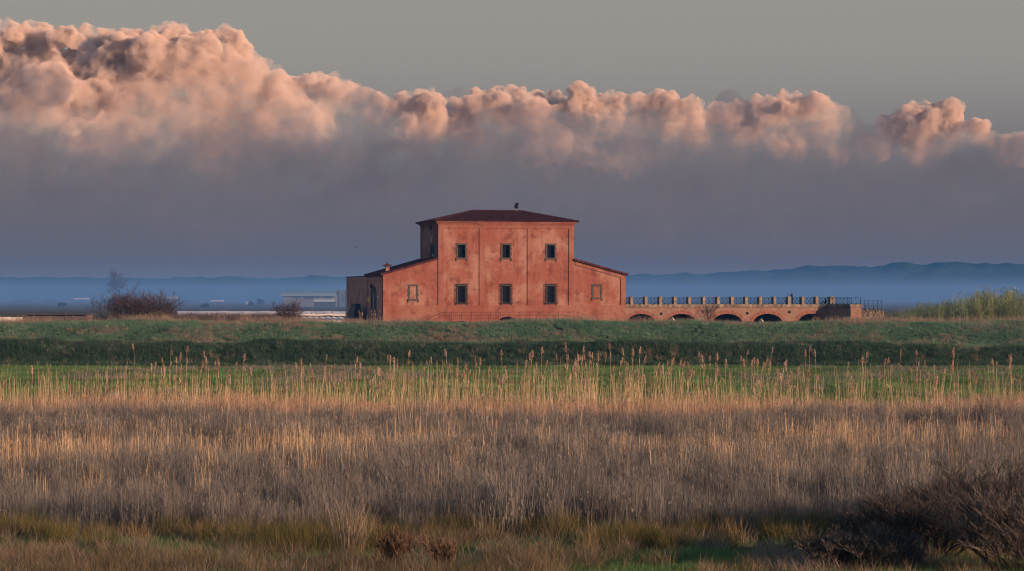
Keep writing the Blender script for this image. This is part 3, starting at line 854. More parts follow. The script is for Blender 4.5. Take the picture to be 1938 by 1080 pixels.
# near strip: short grass, straw, rush tufts
S = lambda k, *a: [src('clump', blades(s, *a), k) for s in range(4)]
P = field(44, 61, 34, keep=lambda x, y: np.clip(.25 + 1.6 * (vn(x, y, 2.6, 1) - .35) + ((x > .3) & (x < 4.6) & (y < 55)) * .8, .15, 1))
tag(scatter('near_grass', S(m_green, 46, .07, .24, .22, .012, .35, .5, 2), P, sc_(len(P), .7, 1.3)), 'short fresh green grass at the near edge of the field', 'grass', kind='stuff')
P = field(44, 61, 8, keep=lambda x, y: np.clip(1.5 * (vn(x, y, 2.2, 2) - .25), .1, 1) * np.where((x > .3) & (x < 4.6) & (y < 55), .15, 1))
tag(scatter('near_straw', S(m_straw, 40, .25, .62, .20, .009, .35, .6, 3, .15), P, sc_(len(P), .6, 1.15)), 'pale bent straw mixed through the near grass', 'grass', kind='stuff')
P = field(54.5, 60, 14, keep=lambda x, y: np.clip(2.2 * (vn(x, y * .6, 1.9, 3) - .30), 0, 1) * np.where(x > -4, 1, .45))
tag(scatter('rush_tufts', S(m_rush, 110, .35, .78, .26, .010, .22, .35, 3), P, sc_(len(P), .65, 1.1)), 'olive and brown rush growing along the near ditch edge', 'rushes', kind='stuff')
P = field(46, 59, 9, keep=lambda x, y: np.clip(2.0 * (vn(x, y, 1.7, 4) - .38), 0, 1) * np.where(x < 1, 1, .35))
tag(scatter('brown_undergrowth', S(m_under, 70, .22, .55, .26, .010, .35, .45, 3), P, sc_(len(P), .7, 1.2)), 'brown undergrowth at the foot of the near grass', 'undergrowth', kind='stuff')
# grey weeds in two belts
W_ = [src('clump', twigs(s, 34, .40, 1.15, .24, .0095, 5, .13, .30, .25, .05), m_weed) for s in range(5)]
P = np.concatenate([field(58.5, 88, 10), field(90, 106, 10)])
tag(scatter('grey_weeds', W_, P, (.30 + .55 * vn(P[:, 0], P[:, 1], 4.0, 5) + .5 * vn(P[:, 0], P[:, 1], 1.1, 25)) * sc_(len(P), .7, 1.25), .06), 'grey brown dry weeds filling the middle of the field', 'weeds', kind='stuff')
P = field(60, 88, 1.2, keep=lambda x, y: np.clip(vn(x, y, 3, 11) * 1.8 - .6, 0, 1))
tag(scatter('weed_straw', S(m_straw, 16, .5, .95, .25, .009, .2, .4, 3), P, sc_(len(P), .6, 1.1)), 'straw coloured stems scattered between the grey weeds', 'weeds', kind='stuff')
# golden stalks: front belt and main bed
G_ = [src('clump', twigs(s + 20, 11, .75, 1.4, .26, .0125, 3, .05, .22, .25), m_reed) for s in range(5)]
P = field(64, 98, 9.5, keep=lambda x, y: np.clip(.55 + 1.1 * (vn(x, y, 4.5, 6) - .3) - np.abs(y - 82.5 - .12 * x + 1.2 * np.sin(x / 6)) / 11.5, .05, 1))
tag(scatter('golden_stalks', G_, P, sc_(len(P), .6, 1.1) * (.7 + .5 * vn(P[:, 0], P[:, 1], 3.5, 33)), .035), 'upright golden reed stalks in a belt across the grey weeds', 'reeds', kind='stuff')
O_ = [src('clump', twigs(s + 40, 20, .5, 1.15, .36, .012, 4, .14, .32, .3), m_orange) for s in range(5)]
P = field(106, 129, 5.0, keep=lambda x, y: np.clip(1.15 - np.abs(y - 112.5 + 4 * (vn(x, x, 14, 7) - .5)) / 10, 0, 1) * np.clip(.5 + vn(x, y, 5, 8), 0, 1))
tag(scatter('rusty_reed_bed', O_, P, sc_(len(P), .5, 1.05) * (.55 + .55 * vn(P[:, 0], P[:, 1], 7, 31) + .35 * vn(P[:, 0], P[:, 1], 2.2, 32)), .05), 'dense rusty reed bed in front of the green meadow', 'reeds', kind='stuff')
T_ = [src('clump', twigs(s + 60, 5, 1.3, 2.5, .45, .014, 3, .05, .14, .4), m_reed) for s in range(5)]
P = field(106, 136, .7, keep=lambda x, y: np.clip(.2 + 1.5 * vn(x, y, 8, 9) - np.abs(y - 119) / 22, 0, 1))
tag(scatter('tall_stalks', T_, P, sc_(len(P), .7, 1.0), .05), 'thin tall bare stalks standing out of the reed bed', 'reeds', kind='stuff')
P = field(103, 112, 10, keep=lambda x, y: np.clip(2 * vn(x, y, 3.5, 10) - .7, 0, 1))
tag(scatter('reed_foot_grass', S(m_rush, 46, .1, .34, .3, .016, .35, .4, 2), P, sc_(len(P), .7, 1.2)), 'olive grass at the foot of the reed bed', 'grass', kind='stuff')
# meadow
P = field(126, 203, 7, keep=lambda x, y: np.clip(.45 + .9 * vn(x, y * .5, 6, 12), 0, 1))
tag(scatter('meadow_grass', S(m_green, 46, .06, .20, .42, .022, .3, .4, 2), P, sc_(len(P), .7, 1.3)), 'short green meadow grass in front of the dark bank', 'grass', kind='stuff')
P = field(132, 200, 2, keep=lambda x, y: np.clip(2.4 * (vn(x, y * .35, 7, 13) - .5), 0, 1) * np.where(x < -5, .8, .3))
tag(scatter('meadow_dry_tufts', S(m_weed, 46, .12, .42, .42, .022, .25, .4, 2), P, sc_(len(P), .7, 1.2)), 'brown dry tufts in the far part of the meadow', 'grass', kind='stuff')
# lower bank and upper embankment
P = field(201.5, 208, 22)
tag(scatter('bank_grass', S(m_bankgreen, 60, .18, .50, .34, .020, .3, .5, 3), P, sc_(len(P), .5, 1.1) * (.6 + .8 * vn(P[:, 0], P[:, 1], 1.6, 41)), .18), 'dark green rank grass clothing the lower bank', 'grass', kind='stuff')
P = field(206, 214, 9)
tag(scatter('bank_crest_grass', S(m_topgreen, 50, .1, .26, .34, .022, .3, .4, 2), P, sc_(len(P), .6, 1.1)), 'lighter grass along the crest of the lower bank', 'grass', kind='stuff')
P = field(202, 209, 1.6, keep=lambda x, y: vn(x, y, 5, 14) ** 1.5)
tag(scatter('bank_straw', S(m_straw, 30, .25, .6, .30, .017, .25, .4, 3), P, sc_(len(P), .6, 1.0)), 'thin dry stems poking out of the lower bank', 'grass', kind='stuff')
P = field(279, 306, 11)
tag(scatter('embankment_grass', S(m_topgreen, 56, .15, .42, .42, .028, .3, .6, 3), P, sc_(len(P), .5, 1.1) * (.5 + .9 * vn(P[:, 0], P[:, 1], 2.6, 42)), .18), 'green turf covering the embankment below the house', 'grass', kind='stuff')
P = field(280, 306, 2.6, keep=lambda x, y: np.clip(2.4 * (vn(x, y, 4, 15) - .38) + (y < 287) * .35 * (x < 10), 0, 1))
tag(scatter('embankment_straw', S(m_straw, 40, .35, .85, .40, .020, .3, .7, 3, .2), P, sc_(len(P), .6, 1.1), .1), 'pale dry grass tufts on the embankment below the house', 'grass', kind='stuff')
P = field(300, 312, 2.6, keep=lambda x, y: np.clip(2 * vn(x, y, 7, 16) - .75, 0, 1))
tag(scatter('crest_weeds', [src('clump', twigs(s + 80, 16, .4, .95, .45, .018, 5, .2, .4, .3), m_straw) for s in range(4)], P, sc_(len(P), .6, 1.2)), 'thin pale weeds on the crest before the house and bridge', 'weeds', kind='stuff')
# scrub behind the embankment, left of the house
P = field(320, 385, 1.5, x0=310, x1=565, keep=lambda x, y: np.clip(.3 + vn(x, y, 9, 17), 0, 1))
P2 = field(318, 330, .5, x0=60, x1=230)
P = np.concatenate([P, P2])
tag(scatter('brown_scrub', [src('clump', twigs(s + 90, 26, .7, 1.5, .7, .022, 8, .25, .4, .3), m_scrub) for s in range(5)], P, sc_(len(P), .6, 1.15)), 'purple brown leafless scrub beyond the embankment', 'scrub', kind='stuff')
P = field(312, 330, .4, x0=-60, x1=650, keep=lambda x, y: np.clip(2.2 * vn(x, y, 5, 18) - .7, 0, 1))
tag(scatter('pale_reed_fringe', [src('clump', twigs(s + 100, 14, .8, 1.7, .6, .02, 4, .1, .25, .4, .5), m_straw) for s in range(4)], P, sc_(len(P), .6, 1.1)), 'pale reed fringe behind the embankment crest', 'reeds', kind='stuff')
# cane thicket at the bridge end
def cane(seed):
    r = np.random.default_rng(seed); V, Fc, A = twigs(seed, 7, 2.2, 3.9, .5, .03, 0, .08)
    def leaf(p, d, L, w, val):
        b = len(V); q = p + d * L * .5 + np.array([0, 0, L * .18]); e = p + d * L + np.array([0, 0, -L * .12]); s_ = np.array([-d[1], d[0], 0]) * w / 2
        V.extend([tuple(p), tuple(q - s_), tuple(q + s_), tuple(e)]); A.extend([val] * 4); Fc.append((b, b + 1, b + 3, b + 2))
    for i in range(95):
        a = r.uniform(0, 6.28); rad = .55 * np.sqrt(r.uniform()); z = r.uniform(.3, 3.5) ; b = r.uniform(0, 6.28)
        leaf(np.array([rad * np.cos(a), rad * np.sin(a), z]), np.array([np.cos(b), np.sin(b), r.uniform(-.1, .7)]), r.uniform(.35, .75), .07, float(np.clip(r.normal(.45, .25), 0, 1)))
    return V, Fc, A
P = field(322, 350, 1.6, x0=1640, x1=2010, keep=lambda x, y: np.clip(.35 + vn(x, y, 4, 19), 0, 1))
hcol = np.clip((P[:, 0] / P[:, 1] * F + 969 - 1590) / 250, .28, 1)
tag(scatter('cane_thicket', [src('clump', cane(s + 200), m_cane) for s in range(6)], P, hcol * (.66 + .66 * vn(P[:, 0], P[:, 1], 2.2, 20)) * sc_(len(P), .8, 1.15)), 'grey green cane thicket at the far end of the bridge', 'cane', kind='stuff')
P = field(312, 324, 1.1, x0=1640, x1=2010)
tag(scatter('cane_foot_straw', [src('clump', twigs(s + 130, 16, .7, 1.5, .5, .02, 5, .2, .3, .3), m_straw) for s in range(4)], P, sc_(len(P), .7, 1.2)), 'pale dead stems in front of the cane thicket', 'weeds', kind='stuff')

# ------------------------------------------------------------------ plumed reeds, each one of its own
def reed_parts(seed):
    r = random.Random(seed); h = 2.35
    top = Vector((r.uniform(-.12, .12), r.uniform(-.12, .12), h))
    pts = [Vector((0, 0, -.05)), top * .5 + Vector((r.uniform(-.03, .03), r.uniform(-.03, .03), 0)), top]
    st = MB(); st.tube(pts, [.008, .007, .005], 4, False, r.random())
    pm = MB(); sd = Vector((r.uniform(-1, 1), r.uniform(-.6, .6), 0)).normalized()
    for i in range(46):
        f = r.random(); p_ = top + Vector((0, 0, -.30 + .36 * f)) + sd * .05 * f
        L = (.15 * (1 - f) + .05) * r.uniform(.7, 1.3); a = r.uniform(0, 6.28)
        d = (Vector((math.cos(a), math.sin(a), 0)) * .55 + sd * .5 + Vector((0, 0, r.uniform(.1, .8)))).normalized()
        w = Vector((-d.y, d.x, .2)).normalized() * .017
        pm.add([p_, p_ + d * L * .5 - w, p_ + d * L * .5 + w, p_ + d * L], [(0, 1, 3, 2)], min(1, max(0, r.gauss(.5 + .3 * (f - .5), .2))))
    lfs = []
    for i in range(2):
        lf = MB(); lfs.append(lf)
        f = r.uniform(.35, .8); p_ = top * f; a = r.uniform(0, 6.28); d = Vector((math.cos(a), math.sin(a), 0)); L = r.uniform(.25, .5)
        w = Vector((-d.y, d.x, 0)) * .012; q = p_ + d * L * .45 + Vector((0, 0, L * .5)); e = p_ + d * L + Vector((0, 0, L * r.uniform(-.1, .5)))
        lf.add([p_ - w * .5, p_ + w * .5, q + w, q - w, e], [(0, 1, 2, 3), (3, 2, 4)], r.random())
    return [x.build(n_, m_, None).data for x, n_, m_ in [(st, 'stem', m_reed), (pm, 'plume', m_plume)] + [(l_, 'leaf', m_reed) for l_ in lfs]]
variants = []
for s in range(7):
    before = set(col.objects)
    ms = reed_parts(500 + s)
    for o in set(col.objects) - before: bpy.data.objects.remove(o)
    variants.append(ms)
rr = random.Random(77)
clusters = [300, 320, 405, 620, 650, 700, 740, 800, 880, 915, 935, 985, 1065, 1095, 1130, 1160, 1200, 1240, 1265, 1300, 1340, 1400, 1440, 1500, 1530, 1600, 1655, 1700, 1760, 1890]
for i in range(285):
    x = rr.choice(clusters) + rr.gauss(0, 22) if rr.random() < .62 else rr.uniform(-20, 1960)
    Yr = rr.uniform(107, 150) if rr.random() < .82 else rr.uniform(92, 107)
    s_ = rr.uniform(.62, 1.14)
    X = px(x, Yr)
    e = bpy.data.objects.new('plumed_reed', None); e.empty_display_size = .2
    e.location = (X, Yr, float(terrain(X, Yr))); e.rotation_euler = (rr.gauss(0, .08), .04 + rr.gauss(0, .10), 0); e.scale = (s_ * rr.choice((-1, 1)), s_, s_)
    col.objects.link(e)
    tag(e, 'tall dry reed with feathery plume rising from the rusty reed bed', 'reed', 'plumed reeds standing before the meadow')
    for me_ in variants[i % 7]:
        o = bpy.data.objects.new(me_.name.split('.')[0], me_); col.objects.link(o); o.parent = e

for i in range(22):
    x = rr.uniform(588, 722); Yr = rr.uniform(312, 318); s_ = rr.uniform(.62, 1.0); X = px(x, Yr)
    e = bpy.data.objects.new('wall_reed', None); e.empty_display_size = .2
    e.location = (X, Yr, float(terrain(X, Yr))); e.rotation_euler = (rr.gauss(0, .08), rr.gauss(0, .1), rr.uniform(0, 6.28)); e.scale = (s_ * 1.5, s_ * 1.5, s_)
    col.objects.link(e)
    tag(e, 'pale plumed reed growing on the crest before the brown yard wall', 'reed', 'plumed reeds before the yard wall')
    for me_ in variants[i % 7]:
        o = bpy.data.objects.new(me_.name.split('.')[0], me_); col.objects.link(o); o.parent = e

# ------------------------------------------------------------------ shrubs and trees
def branchy(seed, h, w, n_stems, levels=4, r0=.03, dens=3, up=.55, start=.15, minr=.006, spread=.9, taper=.62):
    """leafless shrub: returns (limbs, twigs) builders"""
    r = random.Random(seed); lim, twg = MB(), MB()
    def grow(p, d, L, rad, lev):
        p2 = p + d * L; mid = p + d * L * .5 + Vector((r.gauss(0, .05), r.gauss(0, .05), 0)) * L
        tgt = lim if lev <= 1 else twg
        tgt.tube([p, mid, p2], [rad, rad * .85, rad * .7], 4 if lev <= 1 else 3, False, r.random())
        if lev >= levels: return
        for k in range(dens + (1 if lev == 0 else 0)):
            f = r.uniform(.35, 1.0) if k else 1.0
            q = p.lerp(mid, f * 2) if f < .5 else mid.lerp(p2, f * 2 - 1)
            nd = (d * .8 + Vector((r.uniform(-1, 1), r.uniform(-1, 1), r.uniform(-.15, up))) * .75).normalized()
            grow(q, nd, L * r.uniform(.55, .8), max(minr, rad * taper), lev + 1)
    for i in range(n_stems):
        a = r.uniform(0, 6.28); o_ = w * .5 * r.random() * .55
        d = Vector((math.cos(a) * spread * w / h * r.random(), math.sin(a) * spread * w / h * r.random() * .6, 1)).normalized()
        grow(Vector((math.cos(a) * o_, math.sin(a) * o_ * .6, -.05)), d, h * r.uniform(.28, .40), r0 * r.uniform(.7, 1.1), 0)
    return lim, twg

m_bark = leafy('dark_bark', [(0, (.030, .024, .024)), (1, (.075, .058, .052))], 0.0, .3)
m_twig = leafy('purple_twigs', [(0, (0.045, 0.042, 0.051)), (1, (0.120, 0.102, 0.116))], 0.1, .3)
def shrub(name, x, y_base, Y, hpx, wpx, label, seed, cat='shrub', mats=None, group=None, **kw):
    X = px(x, Y); z = float(terrain(X, Y)); s = F / Y
    e = empty(name, (X, Y, z)); tag(e, label, cat, group)
    h, w = hpx / s, wpx / s
    a, b = branchy(seed, h * 1.45, w * 1.3, **kw)
    mm = mats or (m_bark, m_twig)
    a.build('limbs', mm[0], e); b.build('twigs', mm[1], e)
    return e

shrub('bare_shrub', 235, 608, 312, 58, 80, 'broad leafless shrub with dark branches above the green bush', 1, n_stems=30, levels=4, r0=.035, minr=.010)
shrub('bare_shrub', 285, 608, 314, 56, 80, 'leafless shrub with pale straw grass around its foot', 2, n_stems=30, levels=4, r0=.035, minr=.010)
shrub('bare_shrub', 555, 608, 312, 42, 50, 'small dark leafless shrub before the white strip', 3, n_stems=12, levels=4, r0=.03, minr=.010)
shrub('bare_sapling', 181, 800, 112, 105, 26, 'thin dark leafless sapling standing in the reed bed', 4, cat='sapling', n_stems=1, levels=3, r0=.018, minr=.006, dens=4, spread=.1)
shrub('dead_shrub', 1331, 600, 318, 42, 22, 'dead twisted shrub growing before the bridge wall', 6, n_stems=5, levels=4, r0=.03, minr=.010)
m_darktwig = leafy('near_dark_twigs', [(0, (0.039, 0.037, 0.038)), (.6, (0.095, 0.091, 0.089)), (1, (0.200, 0.188, 0.177))], .1, .3)
for k, (x, Y, hp, wp, lb) in enumerate([(1900, 56, 175, 300, 'large dark leafless bush with the densest twigs in the near corner'),
                                        (1750, 53, 150, 260, 'low dark tangled bush in front of the large leafless bush'),
                                        (1960, 50, 190, 260, 'dark twiggy bush cut by the edge of the picture'),
                                        (1620, 51, 95, 200, 'low sprawling grey twig heap beside the dark bushes')]):
    shrub('twiggy_bush', x, 0, Y, hp * .85, wp, lb, 30 + k, cat='bush', mats=(m_bark, m_darktwig), group='dark bushes in the near corner', n_stems=26, levels=4, r0=.020, minr=.0045, dens=4, up=.5, taper=.6)
for k, (x, Y, hp, wp, lb) in enumerate([(752, 51, 85, 40, 'reddish brown dock stems next to the tall straw tuft'), (838, 51, 70, 34, 'small reddish brown dry dock plant away from the straw tuft')]):
    shrub('dry_dock', x, 0, Y, hp, wp, lb, 50 + k, cat='plant', mats=(m_bark, leafy('rust_seed_%d' % k, [(0, (.10, .072, .054)), (1, (.24, .17, .125))], .1, .3)), n_stems=9, levels=3, r0=.010, minr=.006, dens=4, up=1.4, spread=.6)
# straw tuft leaning in the near grass
V, Fc, A = blades(71, 150, .8, 1.75, .35, .011, .22, .28, 4)
tm = MB(); tm.v, tm.f, tm.a = [tuple(v) for v in V], list(Fc), [float(a) for a in A]
o = tm.build('straw_tuft', m_straw); X = px(668, 55); o.location = (X, 55, float(terrain(X, 55)))
tag(o, 'tall pale straw tuft leaning over the near grass', 'grass tuft')

def leaf_bush(name, x, Y, wpx, hpx, label, seed, mats, cat='bush', n=1500, leaf=.09):
    """evergreen bush: leaf faces through an uneven volume of clumps"""
    r = random.Random(seed); X = px(x, Y); s = F / Y; w, h = wpx / s, hpx / s
    e = empty(name, (X, Y, float(terrain(X, Y)))); tag(e, label, cat)
    cl = [(r.uniform(-.38, .38) * w, r.uniform(-.25, .25) * w, r.uniform(.15, .62) * h, r.uniform(.18, .30)) for _ in range(14)]
    cm = MB()
    for i in range(n):
        cx_, cy_, cz_, cr = r.choice(cl); a, b = r.uniform(0, 6.28), math.acos(r.uniform(-1, 1)); q = r.random() ** .4
        p_ = Vector((cx_ + cr * w * .75 * q * math.sin(b) * math.cos(a), cy_ + cr * w * .5 * q * math.sin(b) * math.sin(a), max(.03, cz_ + cr * h * 1.2 * q * math.cos(b))))
        d = Vector((r.gauss(0, 1), r.gauss(0, 1), r.gauss(0, 1))).normalized(); t_ = d.orthogonal().normalized() * leaf * .5; u_ = d.cross(t_).normalized() * leaf
        cm.add([p_ - t_, p_ + t_ * .9, p_ + u_], [(0, 1, 2)], r.random())
    cm.build('foliage', mats[1], e)
    st = MB()
    for i in range(7): st.tube([(r.uniform(-.1, .1) * w, 0, -.05), (r.uniform(-.3, .3) * w, r.uniform(-.1, .1) * w, h * .5)], [.03, .012], 4, False)
    st.build('stems', mats[0], e)
    return e
m_ever = leafy('evergreen_leaves', [(0, (.010, .022, .012)), (.6, (.022, .042, .018)), (1, (.05, .075, .03))], .2, .2)
leaf_bush('evergreen_bush', 258, 309, 74, 22, 'low dark evergreen bush at the foot of the bare shrubs', 5, (m_bark, m_ever), n=2600, leaf=.10)
leaf_bush('straw_bush', 300, 311, 52, 34, 'rounded straw coloured bush beside the dark evergreen', 6, (m_bark, leafy('tawny_leaves', [(0, (.07, .06, .04)), (.6, (.16, .135, .085)), (1, (.30, .25, .17))], .2, .2)), n=2200, leaf=.13)
# ------------------------------------------------------------------ far plain, hills, air
def hill_ridge(name, prof, Y0, Y1, seed, label=None):
    """wooded ridge: crest follows photo rows; canopy bumps are real relief"""
    xs_ = np.arange(prof[0][0], prof[-1][0], 3.2); n = len(xs_)
    cr = np.interp(xs_, [p_[0] for p_ in prof], [p_[1] for p_ in prof])
    ksm = np.hanning(9); ksm /= ksm.sum(); cr = np.convolve(np.pad(cr, 4, mode='edge'), ksm, 'valid')
    rows = 40; V = []
    r = np.random.default_rng(seed)
    for j in range(rows):
        f = j / (rows - 1); Y = Y0 + (Y1 - Y0) * f
        X = (xs_ - 969) * Y / F
        top = (EYE + (HOR - cr) * Y1 / F)
        prof_ = np.sin(min(1, f * 1.06) * np.pi / 2) ** .75
        bump = 2.6 * np.sqrt(vn(X, Y * 1.0, 14, seed)) + 2.2 * np.abs(vn(X, Y, 32, seed + 1) - .5) * 2 + 1.2 * vn(X, Y, 6.5, seed + 2)
        dome = 5.0 * (np.sqrt(np.abs(np.sin(X / 23.0 + 2.2 * vn(X, X * 0, 90, seed + 5) * 3))) - .75)
        z = top * prof_ + (bump * 1.25 - 3.6 + dome) * (.2 + .8 * prof_)
        V.append(np.stack([X, np.full(n, Y), np.maximum(z, -2.0) if j else np.full(n, -2.0)], -1))
    V = np.concatenate(V); I = np.arange(rows * n).reshape(rows, n)
    Fc = np.stack([I[:-1, :-1], I[:-1, 1:], I[1:, 1:], I[1:, :-1]], -1).reshape(-1, 4)
    bk = V[-n:].copy(); bk[:, 1] += 150; bk[:, 2] = -2
    V = np.concatenate([V, bk]); J = np.arange(rows * n, rows * n + n)
    Fc = np.concatenate([Fc, np.stack([I[-1, :-1], I[-1, 1:], J[1:], J[:-1]], -1)])
    me = bpy.data.meshes.new(name); me.from_pydata(V.tolist(), [], Fc.tolist()); me.shade_smooth(); me.materials.append(m_forest)
    return tag(link(name, me), kind='structure')
t = NT('far_pine_forest'); p = t.pos()
m_forest = t.finish(t.ramp(t.noise(p, .06, 5, .7), [(.3, (.012, .024, .014)), (.55, (.030, .050, .026)), (.75, (.055, .075, .036))]), 1.0, spec=.02)
right = [(560, 528), (660, 527), (900, 524), (1100, 522), (1185, 525), (1215, 522), (1260, 521), (1300, 518), (1350, 520), (1390, 518), (1430, 514), (1480, 514), (1510, 508), (1560, 505), (1600, 507), (1668, 507.5), (1688, 501), (1708, 498.5), (1730, 502), (1752, 505),
         (1772, 499), (1795, 497.5), (1820, 500), (1838, 503), (1860, 499.5), (1885, 503), (1905, 501), (1938, 504), (2000, 500), (2100, 505), (2300, 510)]
left = [(-400, 524), (-200, 528), (-60, 530), (0, 527.5), (35, 530), (85, 527), (130, 529), (165, 528), (230, 529.5), (300, 528), (345, 529), (385, 526.5), (405, 527.5), (430, 525), (445, 526), (470, 529), (530, 529.5), (572, 528), (588, 523.5), (604, 522.5), (618, 524), (632, 528.5), (660, 528), (800, 529), (1000, 530)]
mid = [(-400, 536), (0, 538), (150, 536), (260, 540), (380, 533), (425, 527), (445, 529), (470, 535), (560, 533), (590, 526), (610, 525), (630, 532), (700, 540), (1000, 540), (1250, 536), (1300, 530), (1360, 534), (1420, 530), (1500, 522), (1600, 524), (1680, 528), (1760, 516), (1850, 520), (1938, 516), (2100, 520), (2300, 524)]
hill_ridge('hill', left, 3500, 4300, 21)
hill_ridge('hill', right, 3600, 4400, 25)
hill_ridge('hill', mid, 2900, 3400, 29)

m_fwall = plain('far_pale_wall', (.15, .155, .16), .9, .15); m_froof = plain('far_sheet_roof', (.17, .24, .27), .7, .1); m_fdark = plain('far_dark_opening', (.05, .06, .08), .8, .1)
def P3(x, y, Y): return Vector((px(x, Y), Y, pz(y, Y)))
def arc_roof(mb, x0, x1, y0, y1, z0, rise, n=10, axis='x', tk=.15):
    """barrel roof running along x between x0..x1, spanning y0..y1"""
    o_ = [(y0 + (y1 - y0) * (1 - math.cos(math.pi * i / n)) / 2, z0 + rise * math.sin(math.pi * i / n)) for i in range(n + 1)]
    i_ = [(a, b - tk) for a, b in o_]
    mb.prism(o_ + i_[::-1], 'x', x0, x1)
YB2 = 1350.0; s2 = F / YB2
def q(x): return px(x, YB2)
barn = empty('barn', (q(585), YB2, 0)); tag(barn, 'long pale barn with curved roof on the hazy plain', 'barn')
def rel(mb, dx=q(585), dy=YB2): 
    mb.v = [(a - dx, b - dy, c_) for a, b, c_ in mb.v]; return mb
zb = -.3; ze2 = pz(559.5, YB2); zt2 = pz(553.5, YB2)
rel(MB().box(q(536), q(635), YB2, YB2 + 13, zb, ze2)).build('wall', m_fwall, barn)
mb = MB(); arc_roof(mb, q(531), q(635.5), YB2 - 1, YB2 + 14, ze2, zt2 - ze2 + .8); rel(mb).build('roof', m_froof, barn)
rel(MB().box(q(575), q(594), YB2 - .06, YB2 - .002, pz(566, YB2), pz(560.5, YB2))).build('door', m_fdark, barn)
for a, b in ((554, 570), (596, 604), (613, 628)):
    rel(MB().box(q(a), q(b), YB2 - .06, YB2 - .002, pz(564, YB2), pz(561.2, YB2))).build('window', m_fdark, barn)
Yt = 1250.0
qt = lambda x: px(x, Yt)
gh = empty('tunnel_greenhouse', (qt(615), Yt, 0)); tag(gh, 'pale tunnel greenhouse in front of the long barn', 'greenhouse')
mb = MB(); arc_roof(mb, qt(594), qt(634), Yt, Yt + 8, pz(570, Yt), pz(565, Yt) - pz(570, Yt)); rel(mb, qt(615), Yt).build('cover', plain('greenhouse_film', (.36, .44, .45), .6, .08), gh)
mb = MB().box(qt(594.2), qt(633.8), Yt + .3, Yt + 7.7, -.3, pz(570, Yt)); rel(mb, qt(615), Yt).build('side_wall', m_fdark, gh)
tower = empty('silo_tower', (px(645, 1320), 1320, 0)); tag(tower, 'pale blocky tower building beside the barn near the yard wall', 'tower')
MB().box(-1.6, 2.6, 0, 6, -.3, pz(548.5, 1320)).build('wall', plain('tower_wall', (.10, .13, .15), .9, .15), tower)
for a in (-1.9, -.9, 2.75): MB().box(a, a + .25, -.4, -.02, -.3, pz(547, 1320)).build('post', m_fwall, tower)
MB().box(-1.9, 3.0, -.4, -.02, pz(547, 1320) + .002, pz(546.5, 1320)).build('beam', m_fwall, tower)
for zz_ in (558, 566): MB().box(.4, 1.6, -.05, -.003, pz(zz_ + 3, 1320), pz(zz_, 1320)).build('window', m_fdark, tower)
# dome shaped tent
Yd = 1650.0
dm_ = empty('dome_tent', (px(470, Yd), Yd, 0)); tag(dm_, 'small white dome shaped shelter on the hazy plain', 'tent')
bm = bmesh.new(); bmesh.ops.create_uvsphere(bm, u_segments=20, v_segments=10, radius=1)
for v in bm.verts: v.co = Vector((v.co.x * 2.5, v.co.y * 2.5, max(0, v.co.z) * 1.9))
me = bpy.data.meshes.new('cover'); bm.to_mesh(me); bm.free(); me.shade_smooth(); me.materials.append(plain('white_tarp', (.75, .74, .68), .7, .1)); link('cover', me, dm_)
MB().tube([(2.55 * math.cos(a), 2.55 * math.sin(a), .05) for a in np.linspace(0, 2 * math.pi, 21)], .12, 5, False).build('base_ring', m_fwall, dm_)
# far farm buildings: pale roofs on the plain
for k, (x, y, Y, w, h, lb) in enumerate([(152, 569, 2350, 28, 3.2, 'long white roofed shed alone at the foot of the hill'), (325, 565, 2500, 18, 4.0, 'small white farm shed above the bare shrubs'), (410, 572, 1900, 22, 2.0, 'low white shed roofs left of the dome tent')]):
    X = px(x, Y); z = float(terrain(X, Y))
    e = empty('farm_shed', (X, Y, z)); tag(e, lb, 'shed', 'sheds on the far plain')
    ww = w * Y / F / 1.0
    MB().box(-ww / 2, ww / 2, 0, 8, -.3, h * .7).build('wall', m_fdark, e)
    MB().prism([(-.6, h * .7 + .002), (8.6, h * .7 + .002), (4, h * 1.15)], 'x', -ww / 2 - .4, ww / 2 + .4).build('roof', plain('white_sheet_%d' % k, (.78, .78, .74), .7, .06), e)
# low long shed at the far left behind the embankment
Yl = 420.0; ql = lambda x: px(x, Yl)
ls = empty('low_shed', (ql(95), Yl, 0)); tag(ls, 'low brown shed with a dark flat roof beyond the embankment', 'shed')
rel(MB().box(ql(51), ql(165), Yl, Yl + 6, .8, pz(595.5, Yl)), ql(95), Yl).build('wall', plain('brown_boards', (.12, .10, .105), .9, .25), ls)
rel(MB().prism([(ql(48), pz(595.4, Yl)), (ql(168), pz(595.4, Yl)), (ql(166), pz(592.6, Yl)), (ql(46), pz(592.2, Yl))], 'y', Yl - .6, Yl + 6.6), ql(95), Yl).build('roof', m_fdark, ls)
wh = empty('white_shed', (ql(10), Yl - 3, 0)); tag(wh, 'white sheet clad low wall beside the brown shed', 'shed')
for k in range(11):
    a = ql(-70) + (ql(49) - ql(-70)) * k / 11; b = ql(-70) + (ql(49) - ql(-70)) * (k + 1) / 11
    rel(MB().box(a + .03, b - .03, Yl - 3, Yl - 2.8, .8, pz(600, Yl) + .04 * (k % 3)), ql(10), Yl - 3).build('panel', m_white, wh)
rel(MB().box(ql(-70), ql(49), Yl - 2.79, Yl - 2.7, .8, pz(600.5, Yl)), ql(10), Yl - 3).build('frame', m_fwall, wh)
